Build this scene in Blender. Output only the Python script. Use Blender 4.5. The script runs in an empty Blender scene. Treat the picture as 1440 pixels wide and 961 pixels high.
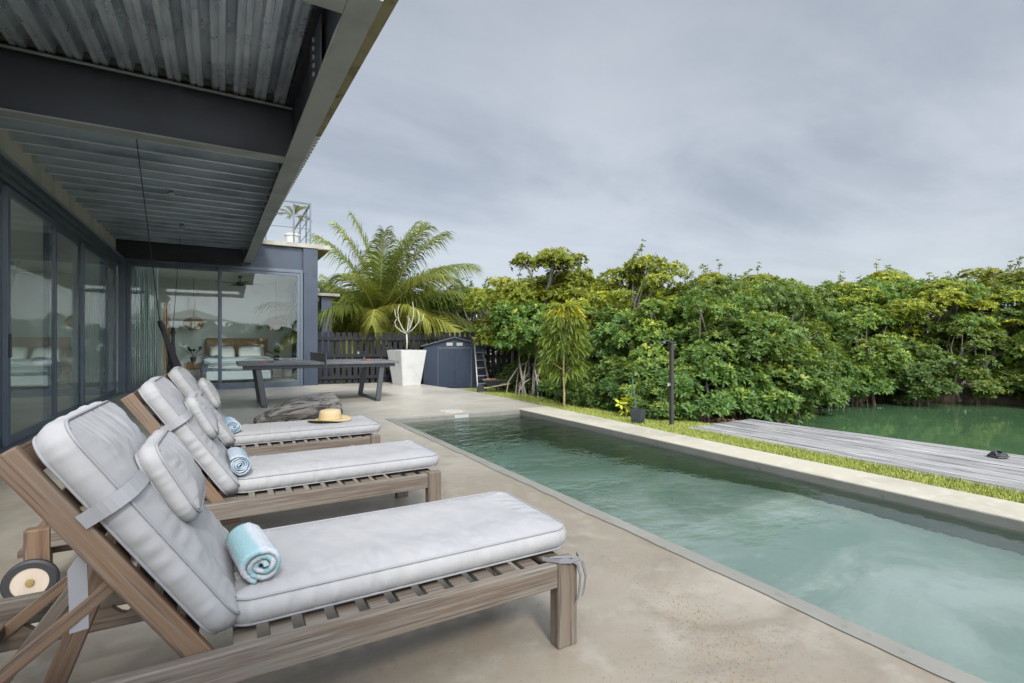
import bpy, bmesh, math, random
import numpy as np
from mathutils import Vector, Matrix, noise

SC = bpy.context.scene
COL = SC.collection
PI = math.pi
R = math.radians
rnd = random.Random(7)

# ------------------------------------------------------------------ camera
YAW = math.atan((720 - 312) / 700.0)
cam = bpy.data.cameras.new('camera')
cam.sensor_width = 36.0
cam.lens = 36.0 * 700 / 1440
cam.shift_y = 2.5 / 1440
cam.clip_start = 0.05
cam.clip_end = 2000
camo = bpy.data.objects.new('camera', cam)
camo.location = (0, 0, 1.1)
camo.rotation_euler = (R(90), 0, -YAW)
COL.objects.link(camo)
SC.camera = camo

# ------------------------------------------------------------------ sky, sun, exposure
SUN_EL, SUN_AZ = R(41), R(190)          # azimuth clockwise from +Y: soft light from behind the camera, slightly left
W = bpy.data.worlds.new('World')
SC.world = W
W.use_nodes = True
nt = W.node_tree
nt.nodes.clear()
def wn(t, **kw):
    n = nt.nodes.new(t)
    for k, v in kw.items():
        setattr(n, k, v)
    return n
def wmath(op, a, b=None, clamp=False):
    n = wn('ShaderNodeMath', operation=op, use_clamp=clamp)
    for i, v in enumerate((a, b)):
        if v is None: continue
        if isinstance(v, (int, float)): n.inputs[i].default_value = v
        else: nt.links.new(v, n.inputs[i])
    return n.outputs[0]
def wmix(f, a, b):
    n = wn('ShaderNodeMix', data_type='RGBA')
    for s, v in ((0, f), (6, a), (7, b)):
        if isinstance(v, (int, float)): n.inputs[s].default_value = v
        elif isinstance(v, tuple): n.inputs[s].default_value = v + (1,)
        else: nt.links.new(v, n.inputs[s])
    return n.outputs[2]
sky = wn('ShaderNodeTexSky', sky_type='NISHITA', sun_disc=False, sun_elevation=SUN_EL, sun_rotation=SUN_AZ)
tc = wn('ShaderNodeTexCoord')
sep = wn('ShaderNodeSeparateXYZ')
nt.links.new(tc.outputs['Generated'], sep.inputs[0])
zz = wmath('MAXIMUM', sep.outputs[2], 0.0)
den = wmath('ADD', zz, 0.16)
cmb = wn('ShaderNodeCombineXYZ')
nt.links.new(wmath('DIVIDE', sep.outputs[0], den), cmb.inputs[0])
nt.links.new(wmath('DIVIDE', sep.outputs[1], den), cmb.inputs[1])
def wnoise(scale, detail, rough, sx=1, sy=1, rot=0, dist=0.0, loc=(0, 0, 0)):
    mp = wn('ShaderNodeMapping')
    mp.inputs['Scale'].default_value = (sx, sy, 1)
    mp.inputs['Rotation'].default_value = (0, 0, rot)
    mp.inputs['Location'].default_value = loc
    nt.links.new(cmb.outputs[0], mp.inputs[0])
    n = wn('ShaderNodeTexNoise')
    n.inputs['Scale'].default_value = scale
    n.inputs['Detail'].default_value = detail
    n.inputs['Roughness'].default_value = rough
    n.inputs['Distortion'].default_value = dist
    nt.links.new(mp.outputs[0], n.inputs['Vector'])
    return n.outputs[0]
def wramp(v, a, b):
    n = wn('ShaderNodeMapRange', interpolation_type='SMOOTHSTEP')
    nt.links.new(v, n.inputs[0])
    n.inputs[1].default_value = a
    n.inputs[2].default_value = b
    return n.outputs[0]
big = wramp(wnoise(0.62, 6, 0.56, 1, 1.5, R(25), 0.4, (5.6, 3.3, 0)), 0.34, 0.64)
streak = wramp(wnoise(1.5, 6, 0.58, 0.4, 1.5, R(35), 0.3, (7, 2, 0)), 0.35, 0.7)
small = wramp(wnoise(2.3, 5, 0.6, 0.6, 1.0, R(-60), 0.0, (1.3, 4.4, 0)), 0.66, 0.80)
c = wmix(big, (1.98, 2.17, 2.46), (3.05, 3.22, 3.48))
c = wmix(wmath('MULTIPLY', streak, 0.45), c, (3.2, 3.38, 3.65))
low = wmath('SUBTRACT', 1.0, wramp(zz, 0.02, 0.22))
c = wmix(wmath('MULTIPLY', low, 0.68), c, (3.5, 3.75, 3.92))
c = wmix(wmath('MULTIPLY', wmath('MULTIPLY', small, low), 0.7), c, (2.2, 2.45, 2.85))
c = wmix(wmath('MULTIPLY', wramp(zz, 0.22, 0.56), 0.30), c, (1.9, 2.08, 2.36))
mott = wramp(wnoise(3.2, 6, 0.6, 0.7, 1.3, R(10), 0.2, (2, 9, 0)), 0.35, 0.68)
c = wmix(wmath('MULTIPLY', mott, 0.16), c, (2.0, 2.2, 2.5))
# overcast sky: the zenith above the picture is brighter than the belt near the horizon
gain = wmath('ADD', 1.0, wmath('MULTIPLY', wramp(zz, 0.60, 0.92), 1.7))
# ... and so is the veiled glow round the sun behind the camera
dt = wn('ShaderNodeVectorMath', operation='DOT_PRODUCT')
nt.links.new(tc.outputs['Generated'], dt.inputs[0])
dt.inputs[1].default_value = (math.sin(SUN_AZ) * math.cos(SUN_EL), math.cos(SUN_AZ) * math.cos(SUN_EL), math.sin(SUN_EL))
gain = wmath('ADD', gain, wmath('MULTIPLY', wramp(dt.outputs['Value'], 0.15, 0.95), 5.5))
vm = wn('ShaderNodeVectorMath', operation='SCALE')
nt.links.new(c, vm.inputs[0]); nt.links.new(gain, vm.inputs['Scale'])
c = wmix(0.88, sky.outputs[0], vm.outputs[0])
bg = wn('ShaderNodeBackground')
nt.links.new(c, bg.inputs[0])
bg.inputs[1].default_value = 0.085
wo = wn('ShaderNodeOutputWorld')
nt.links.new(bg.outputs[0], wo.inputs[0])

sl = bpy.data.lights.new('sun', 'SUN')
sl.energy = 1.85
sl.angle = R(11)
sl.color = (1.0, 0.955, 0.88)
so = bpy.data.objects.new('sun', sl)
sd = Vector((math.sin(SUN_AZ) * math.cos(SUN_EL), math.cos(SUN_AZ) * math.cos(SUN_EL), math.sin(SUN_EL)))
so.rotation_euler = sd.to_track_quat('Z', 'Y').to_euler()
so.location = (0, 0, 30)
COL.objects.link(so)

vs = SC.view_settings
vs.view_transform = 'Standard'
vs.look = 'None'
vs.gamma = 1
vs.exposure = 1.28
SC.cycles.max_bounces = 10
SC.cycles.diffuse_bounces = 5
SC.cycles.glossy_bounces = 5
SC.cycles.transparent_max_bounces = 24
SC.cycles.transmission_bounces = 8
SC.cycles.caustics_reflective = False
SC.cycles.sample_clamp_indirect = 6
SC.cycles.use_denoising = True

# ------------------------------------------------------------------ helpers: materials
def lin(*c):
    return tuple(((v / 255) / 12.92 if v / 255 <= .04045 else ((v / 255 + .055) / 1.055) ** 2.4) for v in c)

class MatB:
    """small node builder around one Principled BSDF"""
    def __init__(self, name, col=(.5, .5, .5), rough=.6, metal=0., spec=.5):
        self.m = bpy.data.materials.new(name)
        self.m.use_nodes = True
        self.t = self.m.node_tree
        self.b = self.t.nodes['Principled BSDF']
        self.b.inputs['Base Color'].default_value = tuple(col) + (1,)
        self.b.inputs['Roughness'].default_value = rough
        self.b.inputs['Metallic'].default_value = metal
        self.b.inputs['Specular IOR Level'].default_value = spec
        self.tc = self.t.nodes.new('ShaderNodeTexCoord')
        self.col = tuple(col)
    def n(self, t, **kw):
        x = self.t.nodes.new(t)
        for k, v in kw.items(): setattr(x, k, v)
        return x
    def put(self, s, v):
        if isinstance(v, (int, float)): s.default_value = v
        elif isinstance(v, tuple): s.default_value = v if len(v) == len(s.default_value) else v + (1,)
        else: self.t.links.new(v, s)
    def noise(self, scale, detail=4, rough=.55, stretch=(1, 1, 1), dist=0, coord='Object', rot=(0, 0, 0)):
        mp = self.n('ShaderNodeMapping')
        mp.inputs['Scale'].default_value = stretch
        mp.inputs['Rotation'].default_value = rot
        self.t.links.new(self.tc.outputs[coord], mp.inputs[0])
        x = self.n('ShaderNodeTexNoise')
        x.inputs['Scale'].default_value = scale
        x.inputs['Detail'].default_value = detail
        x.inputs['Roughness'].default_value = rough
        x.inputs['Distortion'].default_value = dist
        self.t.links.new(mp.outputs[0], x.inputs['Vector'])
        return x.outputs[0]
    def ramp(self, v, a, b, lo=0., hi=1.):
        x = self.n('ShaderNodeMapRange', interpolation_type='SMOOTHSTEP')
        self.put(x.inputs[0], v)
        for i, q in enumerate((a, b, lo, hi)): x.inputs[i + 1].default_value = q
        return x.outputs[0]
    def math(self, op, a, b=0., clamp=False):
        x = self.n('ShaderNodeMath', operation=op, use_clamp=clamp)
        self.put(x.inputs[0], a); self.put(x.inputs[1], b)
        return x.outputs[0]
    def mix(self, f, a, b):
        x = self.n('ShaderNodeMix', data_type='RGBA')
        self.put(x.inputs[0], f); self.put(x.inputs[6], a); self.put(x.inputs[7], b)
        return x.outputs[2]
    def over(self, f, c2):
        """lay colour c2 over the present colour by factor f"""
        self.col = self.mix(f, self.col, c2)
        return self
    def stain(self, scale, c2, a, b, amt=1., **kw):
        return self.over(self.ramp(self.noise(scale, **kw), a, b, 0, amt), c2)
    def bump(self, h, strength=.3, dist=.01):
        x = self.n('ShaderNodeBump')
        x.inputs['Strength'].default_value = strength
        x.inputs['Distance'].default_value = dist
        self.put(x.inputs['Height'], h)
        self.t.links.new(x.outputs[0], self.b.inputs['Normal'])
        return self
    def rough(self, v):
        self.put(self.b.inputs['Roughness'], v); return self
    def attr(self, name):
        return self.n('ShaderNodeAttribute', attribute_name=name).outputs['Fac']
    def island(self):
        return self.n('ShaderNodeNewGeometry').outputs['Random Per Island']
    def done(self):
        self.put(self.b.inputs['Base Color'], self.col)
        return self.m

# concrete patio
k = MatB('patio_concrete', (0.174, 0.1486, 0.1148), .6)
k.stain(.5, (0.2493, 0.2258, 0.1882), .40, .64, .9, detail=6, rough=.6, dist=.6)
k.stain(1.3, (0.1082, 0.0922, 0.07056), .48, .72, .85, detail=8, rough=.66, dist=.9)
k.stain(5, (0.2446, 0.2258, 0.1929), .50, .70, .6, detail=7, rough=.65)
k.stain(2.3, (0.1882, 0.1364, 0.08467), .58, .74, .55, detail=8, rough=.7)
k.stain(11, (0.1223, 0.1054, 0.08467), .56, .74, .5, detail=7, rough=.7)
k.stain(60, (0.1035, 0.08467, 0.06115), .60, .72, .5, detail=3)
k.stain(170, (0.08467, 0.06586, 0.04704), .62, .74, .6, detail=2)
# colour blends paler towards the far end of the terrace, with noisy edges
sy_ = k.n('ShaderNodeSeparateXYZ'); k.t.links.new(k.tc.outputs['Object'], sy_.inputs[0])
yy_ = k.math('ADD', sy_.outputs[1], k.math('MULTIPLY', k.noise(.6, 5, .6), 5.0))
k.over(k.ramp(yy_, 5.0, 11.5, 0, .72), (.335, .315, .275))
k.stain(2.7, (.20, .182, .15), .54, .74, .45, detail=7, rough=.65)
k.bump(k.noise(45, 6, .6), .12, .004)
k.rough(k.ramp(k.noise(1.1, 5), .35, .7, .30, .52))
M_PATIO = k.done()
k = MatB('coping_concrete', (0.3058, 0.2822, 0.2234), .7)
k.stain(1.2, (0.2176, 0.1999, 0.1553), .45, .7, .8, detail=6)
k.stain(8, (0.3646, 0.341, 0.2822), .5, .7, .6, detail=5)
k.stain(70, (0.3058, 0.2705, 0.2117), .62, .75, .5, detail=3)
k.bump(k.noise(50, 5), .15, .004)
M_COPING = k.done()
k = MatB('pool_edge_cement', (0.1487, 0.1445, 0.1258), .55)
k.stain(2.5, (0.17, 0.1658, 0.1445), .45, .68, .8, detail=6)
k.stain(14, (0.0935, 0.102, 0.085), .56, .72, .7, detail=5)
k.bump(k.noise(30, 5), .2, .005)
M_EDGE = k.done()
k = MatB('pool_plaster', (0.338, 0.3786, 0.3515), .8)
k.stain(.7, (0.1622, 0.2231, 0.1893), .40, .62, .9, detail=7, rough=.6, dist=.8)
k.stain(.35, (0.1352, 0.2163, 0.1622), .48, .62, .7, detail=5, rough=.6, stretch=(1, .5, 1))
k.stain(2.2, (0.4462, 0.4597, 0.3921), .56, .74, .65, detail=6, rough=.6)
k.stain(5, (0.1825, 0.2704, 0.2434), .6, .76, .6, detail=5)
M_PLASTER = k.done()
k = MatB('dark_green_wall', (.085, .13, .085), .8)  # dark green wall tone with darker and paler patches
k.stain(1.5, (.05, .095, .06), .4, .65, .8, detail=6); k.stain(6, (.15, .19, .14), .55, .75, .5, detail=5)
M_WALLG = k.done()
k = MatB('pale_concrete_slab', (0.315, 0.3, 0.2587), .8)
k.stain(2, (0.2025, 0.1913, 0.1575), .45, .7, .8, detail=6)
k.stain(9, (0.12, 0.1125, 0.0825), .60, .72, .8, detail=5)
k.bump(k.noise(25, 5), .3, .006)
M_SLAB = k.done()
k = MatB('yellowed_concrete', (0.324, 0.279, 0.1665), .85)
k.stain(3, (0.189, 0.162, 0.09), .42, .66, .85, detail=6)
k.stain(7, (0.045, 0.0405, 0.0315), .60, .70, .95, detail=5)
k.bump(k.noise(30, 5), .35, .008)
M_SOFFIT = k.done()
k = MatB('board_marked_concrete', (0.624, 0.612, 0.552), .85)
k.stain(3, (0.432, 0.432, 0.384), .42, .7, .8, detail=6, stretch=(1, 1.2, .25))
k.stain(5, (0.624, 0.468, 0.264), .60, .76, .6, detail=5, stretch=(1, 2.2, .35))
k.bump(k.noise(20, 5), .3, .006)
M_CONC = k.done()
# steels
k = MatB('blue_grey_steel', lin(47.6, 56.95, 71.4), .42)
k.stain(1.8, lin(38.25, 47.6, 61.2), .4, .7, .7, detail=5)
k.stain(12, lin(57.8, 68, 81.6), .6, .75, .4, detail=4)
k.rough(k.ramp(k.noise(5, 4), .3, .7, .32, .5))
M_STEEL = k.done()
k = MatB('dark_steel', lin(56.1, 59.5, 65.45), .45)
k.stain(2, lin(45.9, 49.3, 54.4), .4, .7, .8, detail=5, stretch=(.5, 1, 1))
k.stain(8, lin(59.5, 62.9, 66.3), .62, .8, .4, detail=5)
k.rough(k.ramp(k.noise(4, 4), .3, .7, .34, .52))
M_DARK = k.done()
k = MatB('grey_flange_steel', (0.306, 0.324, 0.3195), .5)
k.stain(2.5, (0.216, 0.234, 0.2295), .42, .7, .8, detail=6)
k.stain(8, (0.378, 0.351, 0.297), .58, .78, .6, detail=5)
M_FLANGE = k.done()
k = MatB('weathered_joist_steel', (.64, .72, .80), .34)
k.stain(1.3, (.30, .345, .39), .45, .7, .85, detail=6, stretch=(.8, 1, 2))
k.stain(3.5, (.74, .78, .82), .5, .75, .7, detail=6, stretch=(.4, 1, 2.5))
k.stain(6, (.42, .36, .29), .63, .8, .45, detail=5, stretch=(.3, 1, 2))
M_JOIST = k.done()
k = MatB('galvanised_deck', (.76, .84, .92), .27, .6)
k.stain(2.2, (.40, .46, .53), .36, .72, .9, detail=3, stretch=(2.5, .4, 1))
k.stain(9, (.86, .88, .90), .5, .8, .6, detail=3, stretch=(2, .3, 1))
k.rough(k.ramp(k.noise(3, 5), .35, .7, .24, .48))
M_GALV = k.done()
k = MatB('window_aluminium', lin(84, 94, 104), .36)
k.stain(3, lin(72, 82, 92), .4, .7, .6)
M_FRAME = k.done()
k = MatB('silver_track', lin(150, 158, 164), .35, .5)
M_TRACK = k.done()
M_BLACK = MatB('black_rubber', (.018, .018, .02), .55).done()
k = MatB('black_metal', (.03, .032, .036), .4); M_BLKMET = k.done()
k = MatB('charcoal_timber', lin(29, 30, 36), .7, spec=.3)
k.stain(3, lin(20, 21, 26), .4, .7, .8, detail=6, stretch=(3, 3, .3))
k.stain(14, lin(48, 48, 52), .6, .78, .5, detail=5, stretch=(3, 3, .25))
M_FENCE = k.done()
# glass
def glass(name, tint, f0=.06, refl=1.0):
    m = bpy.data.materials.new(name); m.use_nodes = True
    t = m.node_tree; t.nodes.clear()
    N = t.nodes.new
    g = N('ShaderNodeNewGeometry'); d = N('ShaderNodeVectorMath'); d.operation = 'DOT_PRODUCT'
    t.links.new(g.outputs['Incoming'], d.inputs[0]); t.links.new(g.outputs['Normal'], d.inputs[1])
    def mt(op, a, b=0.):
        x = N('ShaderNodeMath'); x.operation = op; x.use_clamp = False
        for i, v in enumerate((a, b)):
            if isinstance(v, (int, float)): x.inputs[i].default_value = v
            else: t.links.new(v, x.inputs[i])
        return x.outputs[0]
    a = mt('ABSOLUTE', d.outputs['Value'])
    p = mt('POWER', mt('SUBTRACT', 1.0, a), 5.0)
    F = mt('MULTIPLY', mt('ADD', mt('MULTIPLY', p, 1 - f0), f0), refl)
    tr = N('ShaderNodeBsdfTransparent'); tr.inputs[0].default_value = tint + (1,)
    gl = N('ShaderNodeBsdfGlossy'); gl.inputs[0].default_value = (1, 1, 1, 1); gl.inputs['Roughness'].default_value = 0.0
    mx = N('ShaderNodeMixShader'); o = N('ShaderNodeOutputMaterial')
    t.links.new(F, mx.inputs[0]); t.links.new(tr.outputs[0], mx.inputs[1]); t.links.new(gl.outputs[0], mx.inputs[2])
    t.links.new(mx.outputs[0], o.inputs[0])
    return m
M_GLASS = glass('window_glass', (.95, .99, .975), .03)
# woods
k = MatB('weathered_teak', (0.1332, 0.0777, 0.04144), .62)
k.stain(2.4, (0.0925, 0.07548, 0.06068), .36, .64, .9, detail=5, stretch=(.6, 2, 2))
k.stain(9, (0.0703, 0.037, 0.02072), .46, .64, .95, detail=7, rough=.7, stretch=(.10, 2.6, 2.6))
k.stain(28, (0.1591, 0.1221, 0.0925), .50, .66, .75, detail=6, rough=.65, stretch=(.06, 2.4, 2.4))
k.stain(60, (0.0444, 0.02664, 0.01776), .53, .66, .85, detail=4, stretch=(.05, 2, 2))
k.bump(k.noise(60, 5, .6, (0.0444, 1.48, 1.48)), .25, .003)
M_TEAK = k.done()
k = MatB('greyed_teak', (0.111, 0.08732, 0.06512), .68)
k.stain(3, (0.1221, 0.1073, 0.09028), .36, .64, .8, detail=5, stretch=(.6, 2, 2))
k.stain(9, (0.074, 0.05032, 0.03404), .46, .64, .95, detail=7, rough=.7, stretch=(.10, 2.6, 2.6))
k.stain(34, (0.1554, 0.1406, 0.1221), .50, .66, .75, detail=6, rough=.65, stretch=(.06, 2.4, 2.4))
k.stain(60, (0.0444, 0.0333, 0.02664), .53, .66, .85, detail=4, stretch=(.05, 2, 2))
k.bump(k.noise(60, 5, .6, (0.0444, 1.48, 1.48)), .25, .003)
M_TEAKG = k.done()
k = MatB('dock_boards', (0.208, 0.2016, 0.196), .75, spec=.25)
k.over(k.math('MULTIPLY', k.island(), .7), (0.104, 0.1024, 0.104))
k.stain(5, (0.368, 0.36, 0.352), .46, .66, .9, detail=7, rough=.7, stretch=(5, .22, 1))
k.stain(12, (0.0224, 0.0208, 0.0208), .50, .64, .95, detail=6, rough=.7, stretch=(6, .14, 1))
k.stain(1.2, (0.12, 0.116, 0.116), .5, .7, .55, detail=5)
k.bump(k.noise(30, 5, .6, (4, 0.12, 0.8)), .4, .005)
M_DOCK = k.done()
k = MatB('driftwood', (.20, .18, .155), .85)
k.stain(7, (.035, .03, .025), .42, .56, .95, detail=7, rough=.65, stretch=(.22, 1.8, 1.8), dist=1.8)
k.stain(16, (.34, .315, .28), .55, .72, .7, detail=5, stretch=(.2, 1.8, 1.8), dist=.8)
k.bump(k.noise(9, 6, .6, (.3, 1.8, 1.8), 1.0), .8, .02)
M_DRIFT = k.done()
k = MatB('interior_wood', (.36, .20, .085), .5)
k.stain(4, (.24, .125, .05), .4, .7, .7, stretch=(4, 4, .4)); M_WOOD = k.done()
k = MatB('rattan', (.42, .27, .11), .7)
k.stain(30, (.20, .11, .04), .45, .6, .8, stretch=(1, 1, 4)); M_RATTAN = k.done()
# fabric
k = MatB('pale_grey_canvas', (.252, .250, .250), .88, spec=.2)
k.stain(2.6, (0.2213, 0.2213, 0.2307), .4, .7, .7, detail=5)
k.stain(14, (0.2718, 0.2718, 0.2795), .5, .7, .5, detail=4)
k.stain(22, (0.1475, 0.1444, 0.1398), .70, .80, .35, detail=3)
k.bump(k.math('ADD', k.math('MULTIPLY', k.noise(420, 2, .5), .15), k.noise(16, 4, .55)), .16, .012)
M_CANVAS = k.done()
k = MatB('grey_piping', (0.2037, 0.2037, 0.2124), .85, spec=.2); M_PIPE = k.done()
k = MatB('strap_webbing', (0.2291, 0.2291, 0.2383), .85, spec=.2); M_STRAP = k.done()
def towel(name, a, b):
    k = MatB(name, a, .95, spec=.1)
    k.over(k.attr('stripe'), b)
    k.stain(90, tuple(x * .72 for x in a), .5, .75, .4, detail=3)
    k.bump(k.noise(160, 4, .7), .9, .006)
    return k.done()
M_TOWEL1 = towel('aqua_striped_terry', (.40, .425, .455), (.225, .36, .385))
M_TOWEL2 = towel('pale_blue_terry', (.29, .33, .37), (.21, .27, .32))
M_TOWEL3 = towel('blue_striped_terry', (.32, .38, .43), (.20, .30, .37))
k = MatB('white_plaster', (.80, .81, .78), .8); k.stain(1.5, (.74, .75, .72), .4, .7, .6); M_WHITE = k.done()
k = MatB('white_glazed_pot', (0.504, 0.504, 0.492), .5)
k.stain(4, (0.42, 0.42, 0.408), .45, .7, .7, detail=6); k.stain(22, (0.348, 0.342, 0.324), .6, .78, .4, detail=4)
k.bump(k.noise(20, 4), .15, .004); M_POT = k.done()
k = MatB('interior_floor', (.40, .385, .34), .35); k.stain(1.5, (.33, .315, .28), .4, .7, .7); M_FLOOR = k.done()
k = MatB('white_linen', (.78, .78, .76), .9); k.bump(k.noise(9, 5, .6), .6, .04); M_LINEN = k.done()
k = MatB('slate_throw', (.16, .19, .235), .95); k.bump(k.noise(40, 4), .6, .01); M_THROW = k.done()
k = MatB('sheer_curtain', (.62, .66, .64), .9); M_CURT = k.done()
k = MatB('straw', (0.391, 0.306, 0.1742), .75)
k.stain(60, (0.2805, 0.204, 0.102), .45, .65, .6, stretch=(1, 1, 3)); k.bump(k.noise(120, 3), .4, .003); M_STRAW = k.done()
k = MatB('straw_band', (.40, .28, .13), .8); M_STRAWB = k.done()
k = MatB('table_slate', (0.0765, 0.081, 0.0882), .45)
k.stain(5, (0.126, 0.1305, 0.135), .45, .7, .7, detail=6); M_TTOP = k.done()
k = MatB('net_mesh', (.12, .11, .11), .9); M_NET = k.done()
M_RED = MatB('red_rubber', (.42, .045, .03), .5).done()
k = MatB('shed_metal', lin(27, 42, 60), .45)
k.stain(3, lin(18, 30, 45), .4, .7, .7, detail=5, stretch=(1, 1, .3))
k.stain(12, lin(34, 47, 62), .6, .78, .4, stretch=(2, 2, .3)); M_SHED = k.done()
M_SHEDR = MatB('shed_roof_metal', lin(66, 72, 82), .5).done()
k = MatB('ladder_aluminium', (0.312, 0.318, 0.3), .45, .3); M_LADDER = k.done()
M_YELLOW = MatB('ladder_cap_plastic', (.55, .46, .22), .6).done()
M_RUST = MatB('rusty_brick', (.36, .15, .07), .9).done()
M_TAN = MatB('bare_timber_handle', (.40, .33, .23), .7).done()
M_TERRA = MatB('dark_planter', (.035, .04, .045), .5).done()
M_CREAM = MatB('parasol_canvas', (.74, .72, .66), .85).done()
M_TEAL = MatB('teal_handle', (.03, .07, .085), .5).done()
# ground and water
k = MatB('lawn', (0.1271, 0.1662, 0.03421), .9)
k.stain(3, (0.1955, 0.215, 0.0391), .42, .7, .8, detail=6)
k.stain(30, (0.06842, 0.09775, 0.01955), .5, .7, .7, detail=4)
k.stain(2, (0.1564, 0.1124, 0.05865), .62, .76, .7, detail=6)
k.bump(k.noise(70, 4), .8, .02); M_LAWN = k.done()
k = MatB('earth', (.13, .10, .07), .95)
k.stain(3, (.20, .155, .11), .45, .7, .8, detail=6); k.stain(22, (.06, .045, .03), .5, .7, .8)
k.bump(k.noise(25, 6), .8, .03); M_EARTH = k.done()
k = MatB('grass_blade', (0.19, 0.235, 0.04), .7)
k.over(k.island(), (0.27, 0.28, 0.055)); M_BLADE = k.done()
k = MatB('lagoon_water', (.035, .072, .034), .04)
k.b.inputs['IOR'].default_value = 1.33
k.stain(.35, (.048, .092, .04), .4, .7, .8)
k.bump(k.math('ADD', k.noise(2.2, 3, .5, (1, 1, 1)), k.math('MULTIPLY', k.noise(9, 2), .25)), .10, .03)
M_LAGOON = k.done()
def pool_water():
    m = bpy.data.materials.new('pool_water'); m.use_nodes = True
    t = m.node_tree; t.nodes.clear(); N = t.nodes.new
    tc = N('ShaderNodeTexCoord')
    def nz(scale, st, det=3):
        mp = N('ShaderNodeMapping'); mp.inputs['Scale'].default_value = st
        t.links.new(tc.outputs['Object'], mp.inputs[0])
        x = N('ShaderNodeTexNoise'); x.inputs['Scale'].default_value = scale; x.inputs['Detail'].default_value = det
        t.links.new(mp.outputs[0], x.inputs['Vector']); return x.outputs[0]
    def mt(op, a, b=0.):
        x = N('ShaderNodeMath'); x.operation = op
        for i, v in enumerate((a, b)):
            if isinstance(v, (int, float)): x.inputs[i].default_value = v
            else: t.links.new(v, x.inputs[i])
        return x.outputs[0]
    sp = N('ShaderNodeSeparateXYZ'); t.links.new(tc.outputs['Object'], sp.inputs[0])
    mr = N('ShaderNodeMapRange'); mr.interpolation_type = 'SMOOTHSTEP'
    t.links.new(sp.outputs[1], mr.inputs[0])
    for i, v in enumerate((1.8, 4.2, .30, 1.0)): mr.inputs[i + 1].default_value = v
    h = mt('ADD', nz(2.2, (1, 1.7, 1), 4), mt('MULTIPLY', nz(7, (1, 1.4, 1), 3), .55))
    h = mt('MULTIPLY', h, mr.outputs[0])
    bp = N('ShaderNodeBump'); bp.inputs['Strength'].default_value = 1.0; bp.inputs['Distance'].default_value = .03
    t.links.new(h, bp.inputs['Height'])
    gl = N('ShaderNodeBsdfGlass'); gl.inputs['Roughness'].default_value = .0; gl.inputs['IOR'].default_value = 1.42
    t.links.new(bp.outputs[0], gl.inputs['Normal']); o = N('ShaderNodeOutputMaterial')
    t.links.new(gl.outputs[0], o.inputs['Surface'])
    v = N('ShaderNodeVolumeAbsorption'); v.inputs['Color'].default_value = (.28, .80, .68, 1); v.inputs['Density'].default_value = .17
    t.links.new(v.outputs[0], o.inputs['Volume'])
    return m
M_POOL = pool_water()
# foliage
def leaf_mat(name, a, b, c, rough=.5, trans=.33):
    k = MatB(name, a, rough, spec=.32)
    isl = k.island()
    k.over(isl, b)
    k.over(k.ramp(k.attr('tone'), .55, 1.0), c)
    oi = k.n('ShaderNodeObjectInfo').outputs['Random']
    hs_ = k.n('ShaderNodeHueSaturation')
    k.put(hs_.inputs['Hue'], k.math('ADD', k.math('MULTIPLY', oi, -.030), .515)); k.put(hs_.inputs['Value'], k.math('ADD', k.math('MULTIPLY', k.math('FRACT', k.math('MULTIPLY', oi, 7.3)), .55), .70))
    k.put(hs_.inputs['Color'], k.col); k.col = hs_.outputs[0]
    k.done()
    t = k.t
    tl = k.n('ShaderNodeBsdfTranslucent'); mx = k.n('ShaderNodeMixShader')
    k.put(tl.inputs[0], k.mix(.5, k.col, (c[0], c[1], c[2] * .5)))
    out = t.nodes['Material Output']
    mx.inputs[0].default_value = trans
    t.links.new(k.b.outputs[0], mx.inputs[1]); t.links.new(tl.outputs[0], mx.inputs[2]); t.links.new(mx.outputs[0], out.inputs[0])
    return k.m
M_LEAF = leaf_mat('mangrove_leaf', (.034, .080, .013), (.112, .182, .026), (.27, .31, .035))
M_LEAFB = leaf_mat('mangrove_leaf_bluish', (.028, .072, .015), (.098, .168, .030), (.23, .29, .04))
M_LEAFY = leaf_mat('yellow_green_leaf', (.080, .125, .010), (.190, .225, .016), (.32, .32, .02))  # yellower leaf green for the tall crowns
M_MANGO = leaf_mat('mango_leaf', (.085, .15, .022), (.14, .21, .03), (.42, .40, .035))
M_YOUNG = leaf_mat('young_yellow_leaf', (.30, .36, .03), (.42, .42, .04), (.5, .45, .05))
M_PALM = leaf_mat('palm_leaf', (.095, .14, .025), (.17, .21, .045), (.40, .36, .04), .45, .3)
M_INDOOR = leaf_mat('indoor_leaf', (.03, .07, .025), (.05, .10, .03), (.08, .14, .04))
k = MatB('grey_bark', (.20, .175, .15), .9)
k.stain(6, (.11, .09, .075), .45, .65, .8, stretch=(1, 1, .4), detail=5); k.bump(k.noise(14, 5), .7, .02); M_BARK = k.done()
M_TWIG = MatB('pale_twig', (.20, .18, .155), .85).done()
M_ROOT = MatB('root_bark', (.17, .11, .08), .9).done()
M_STEM = MatB('pale_bare_stem', (.36, .35, .29), .8).done()
M_FROND = MatB('frond_stalk', (.30, .27, .06), .6).done()

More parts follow.
